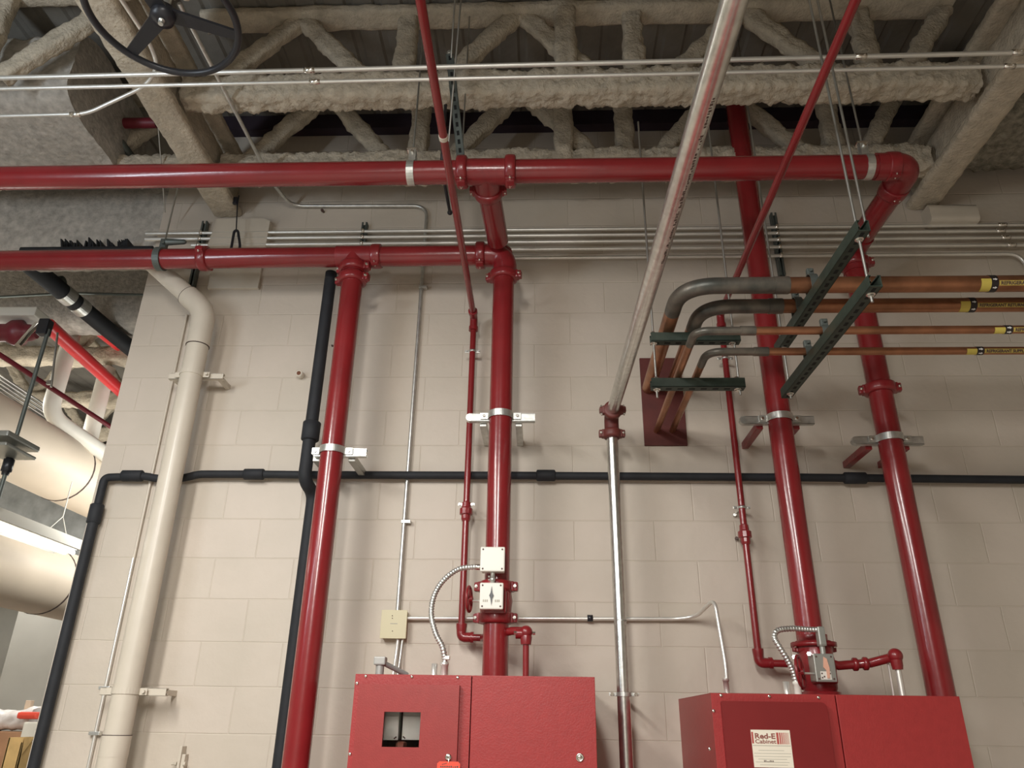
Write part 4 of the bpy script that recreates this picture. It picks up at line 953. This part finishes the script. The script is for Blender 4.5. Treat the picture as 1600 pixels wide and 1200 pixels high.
# strip light between them
g = thing('strip_light', 'glowing fluorescent strip light between the two large beige pipes', 'lamp', (-3.5, 5, 2.93))
xl, ye = -3.42, W(98, 845, 5.2).y
zl_ = W(84, 862, 5.0).z
x_l = W(84, 862, 5.0).x
mb = MB(); mb.prism([(x_l-.13, 2.8, zl_+.03), (x_l-.06, 2.8, zl_+.12), (x_l+.06, 2.8, zl_+.12), (x_l+.13, 2.8, zl_+.03), (x_l+.125, 2.8, zl_+.026), (x_l+.055, 2.8, zl_+.112), (x_l-.055, 2.8, zl_+.112), (x_l-.125, 2.8, zl_+.026)], (0, 5.2-2.8, 0))
mb.bx(x_l-.03, x_l+.03, 2.8, 5.2, zl_+.05, zl_+.115); mb.build('reflector', WHITEP, g)
for s_ in (-.03, .03): MB().tube(ydir(x_l+s_, zl_+.028, 2.9, 5.17), .013, 14).build('tube', TUBEL, g)
q = V((x_l, 5.0, zl_+.12)); t_ = q+V((0, 0, .12))
MB().tube([q+V((0, -.12, 0)), t_], .003, 6).tube([q+V((0, .1, 0)), t_], .003, 6).tube([t_, t_+V((0, 0, .25))], .004, 6).build('wire_hanger', WHITEP, g)
# galvanised ducts behind
tag(MB().bx(-6.6, -4.3, 8.2, 9.6, 2.95, 4.3, .01).build('air_duct', SHEET), 'galvanised air duct behind the large beige pipes', 'duct')
tag(MB().bx(W(22, 980, 8.0).x, -2.6, 8.0, 8.06, .0, 2.95, .005).build('sheet_panel', mat('grey_sheet', (.50, .49, .46), .35, .5, var=.08, scale=2)), 'plain grey metal partition behind the lower beige pipe', 'panel')
# white drain lines
g = thing('white_drain_pipe', 'white plastic pipe bending above the upper beige pipe', 'pipe', W(80, 650, 5.3))
MB().tube(bend([W(118, 505, 5.3), W(76, 648, 5.3), W(168, 712, 5.75), W(200, 735, 5.9)], .13, 10), .062, 22).build('tube', WHITEPVC, g)
tag(MB().tube([W(168, 575, 5.9), W(140, 685, 5.9)], .066, 22).build('white_drain_pipe', WHITEPVC), 'short straight white pipe right of the bent one, by the wall end', 'pipe')
# red pipes, maroon line, black line
def dpipe(a, ya, b, yb, r, m_, name, label, cat='pipe', group=None):
    p, q = W(*a, ya), W(*b, yb); d = q-p
    return tag(MB().tube([p, q+d*.25], r, 22).build(name, m_), label, cat, group)
BR = mat('bright_red_paint', (.62, .030, .035), .35, var=.06)
dpipe((75, 508), 4.7, (190, 612), 5.9, .052, BR, 'red_store_pipe', 'bright red pipe in the store room, lower one', group='bright red store room pipes')
dpipe((140, 505), 5.3, (205, 556), 6.1, .045, BR, 'red_store_pipe', 'bright red pipe in the store room, upper one under the black pipe', group='bright red store room pipes')
dpipe((-30, 535), 4.0, (178, 670), 4.95, .016, MAROON, 'maroon_pipe', 'thin maroon pipe crossing in front of the white drain pipes')
g = thing('insulated_pipe', 'black insulated pipe with silver bands beyond the left end of the wall', 'pipe', W(60, 430, 4.3))
p, q = W(60, 425, 4.3), W(205, 545, 5.3)
MB().tube([p-(q-p)*.1, q+(q-p)*.2], .062, 22).build('foam_cover', RUBBER, g)
for t in (.27, .41): ring_part('silver_band', p+(q-p)*t, q-p, .062, .085, .004, GALV, g)
c = p+(q-p)*.30+V((0, 0, .08))
MB().lathe(c+V((-.05, -.07, 0)), (1, 0, 0), [(0, .045), (0, .052), (.02, .052), (.02, .045)], 16).box(c+V((-.04, -.07, .02)), (.03, .03, .04), None, .003).build('clamp', GRAYSTRUT, g)
# dark red flange group at the left edge
g = thing('red_flanged_fitting', 'dark red flanged pipe fitting at the left edge below the lower main', 'fitting', W(20, 530, 4.3))
p = W(-40, 520, 4.3); q = W(50, 520, 4.35)
MB().lathe(p, q-p, [(0, .06), (.2, .06), (.24, .085), (.30, .085), (.32, .06), ((q-p).length, .055), ((q-p).length+.03, .04)], 24).build('body', MAROON, g)
MB().tube([W(28, 540, 4.25), W(45, 520, 4.3), W(60, 505, 4.3)], .02, 8).build('flange_bolts', CHROME, g)
a = W(40, 492, 4.3)
tag(MB().bx(a.x-.25, a.x+.10, 4.25, 4.40, a.z-.03, a.z+.035, .01).build('white_bracket', WHITEP), 'white ribbed clip above the dark red flanged fitting', 'bracket')
# vertical rod with coupling at the left edge
g = thing('conduit', 'grey vertical rod conduit with a black coupling at the left edge', 'conduit', W(5, 735, 4.2))
q0, q1 = W(68, 515, 4.2), W(2, 790, 4.2); q1.x = q0.x = (q0.x+q1.x)/2
MB().tube([q0, q1], .0125, 14).build('tube', GRAYSTRUT, g)
q = W(9, 727, 4.2); MB().lathe((q0.x, 4.2, q.z-.04), (0, 0, 1), [(-.02, .02), (0, .022), (.002, .03), (.075, .03), (.077, .022), (.1, .02)], 14).build('coupling', BLACK, g)
MB().box(W(70, 512, 4.2), (.07, .06, .11), None, .01).build('top_bracket', BLACK, g)
q = W(90, 520, 4.35); tag(MB().tube([q, W(80, 605, 4.35)], .007, 10).box(W(77, 598, 4.35), (.03, .02, .03), None, .004).build('threaded_rod', RODM), 'thin rod beside the white drain pipe, left of the lower bright red pipe', 'rod')
conduit([W(-40, 466, 4.85), W(110, 458, 4.85), W(230, 461, 4.85)], .010, GRAYSTRUT, 'dark conduit along the beam behind the black insulated pipe', br=.05)
# bright joists of the store room
for k, yy in enumerate((5.9, 6.9, 7.9)):
    j = thing('ceiling_joist', ['nearest', 'middle', 'farthest'][k]+' cream sprayed joist of the store room', 'joist', (-4.8, yy, 4.55), 'open web ceiling joists')
    m = MB(); roughbar(m, (-7.4, yy, 4.62), (-2.3, yy, 4.62), .14, .16, .025, step=.05); m.build('bottom_chord', FIRE, j)
    for x_ in (-3.2, -4.2, -5.2):
        m = MB(); roughbar(m, (x_, yy, 4.65), (x_+.5, yy, 5.25), .08, .1, .02); m.build('diagonal', FIRE, j)
        m = MB(); roughbar(m, (x_, yy, 4.65), (x_-.5, yy, 5.25), .08, .1, .02); m.build('diagonal', FIRE, j)
# ribbed metal siding under the maroon pipe
g_ = MB(); p0 = W(-40, 560, 5.6); p1 = W(110, 660, 6.6)
for k in range(11):
    o = V((0, 0, -.032*k)); g_.tube([p0+o, p1+(p1-p0)*.4+o], .012, 8)
tag(g_.build('ribbed_panel', SHEET), 'ribbed silver metal panel below the thin maroon pipe', 'panel')
# grey pipe saddles on the upper beige pipe
q = W(18, 690, 4.1); tag(MB().box(q, (.16, .3, .035), None, .01).box(q+V((-.02, 0, -.06)), (.2, .28, .02), None, .008).build('pipe_saddle', GREYBOX), 'grey sheet metal saddle at the left edge, under the upper beige pipe', 'bracket')
# shelf load at the bottom left corner
YS = 5.6
a, b = W(14, 1152, YS), W(52, 1230, YS)
g = thing('cardboard_box', 'open yellow cardboard box at the bottom left corner', 'box', ((a.x+b.x)/2, YS+.1, b.z))
MB().bx(a.x, W(38, 1150, YS).x, YS, YS+.02, b.z-.3, a.z, .002).bx(a.x, a.x+.01, YS, YS+.25, b.z-.3, a.z).bx(W(38, 1150, YS).x-.01, W(38, 1150, YS).x, YS, YS+.25, b.z-.3, a.z-.03).build('box_body', CARD, g)
MB().prism([W(38, 1153, YS), W(55, 1151, YS+.1), W(40, 1170, YS+.1), W(33, 1180, YS)], (0, .006, 0)).build('flap', CARD, g)
a, b = W(40, 1128, YS+.3), W(64, 1150, YS+.3)
tag(MB().bx(a.x, a.x+.2, YS+.28, YS+.6, b.z-.4, a.z, .01).build('plastic_container', WHITEPVC), 'white container behind the yellow cardboard box', 'container')
a, b = W(-30, 1142, YS+.6), W(40, 1175, YS+.6)
tag(MB().bx(a.x, b.x, YS+.5, YS+.8, b.z-.5, a.z, .004).build('cardboard_box', CARD2), 'brown cardboard carton at the left edge, below the plastic wrapped goods', 'box')
mb = MB(); a, b = W(-20, 1112, YS+.7), W(62, 1138, YS+.7)
roughbar(mb, (a.x, YS+.7, (a.z+b.z)/2), (b.x, YS+.7, (a.z+b.z)/2), .3, a.z-b.z+.03, .035, sc_=7)
PL = mat('clear_wrap', (.78, .70, .66), .25, var=.35, scale=9, var2=(.86, .84, .82)); tag(mb.build('plastic_bundle', PL), 'goods wrapped in crumpled clear plastic on top of the cartons', 'bundle')
q = W(48, 1118, YS+.5); tag(MB().box(q, (.16, .1, .05), None, .02).build('orange_bag', TAG), 'orange bag beside the black pipe at the bottom left', 'bag')
q = W(45, 1104, YS+.8); tag(MB().box(q, (.045, .045, .09), None, .004).build('wooden_block', mat('pale_wood', (.5, .38, .28), .7)), 'small wooden post end above the plastic wrapped goods', 'post')
# shelf carrying them
g = thing('storage_rack', 'storage rack shelf under the cartons, at the lower left corner', 'rack', (-4.7, 6.0, 0))
zsh = W(30, 1300, YS).z
MB().bx(-5.6, -4.0, YS-.05, YS+.9, zsh-.05, zsh, .004).build('shelf_board', CARD2, g)
for xx_ in (-5.55, -4.05):
    for yy_ in (YS, YS+.85): MB().bx(xx_-.03, xx_+.03, yy_-.03, yy_+.03, 0, zsh-.05).build('leg', GRAYSTRUT, g)
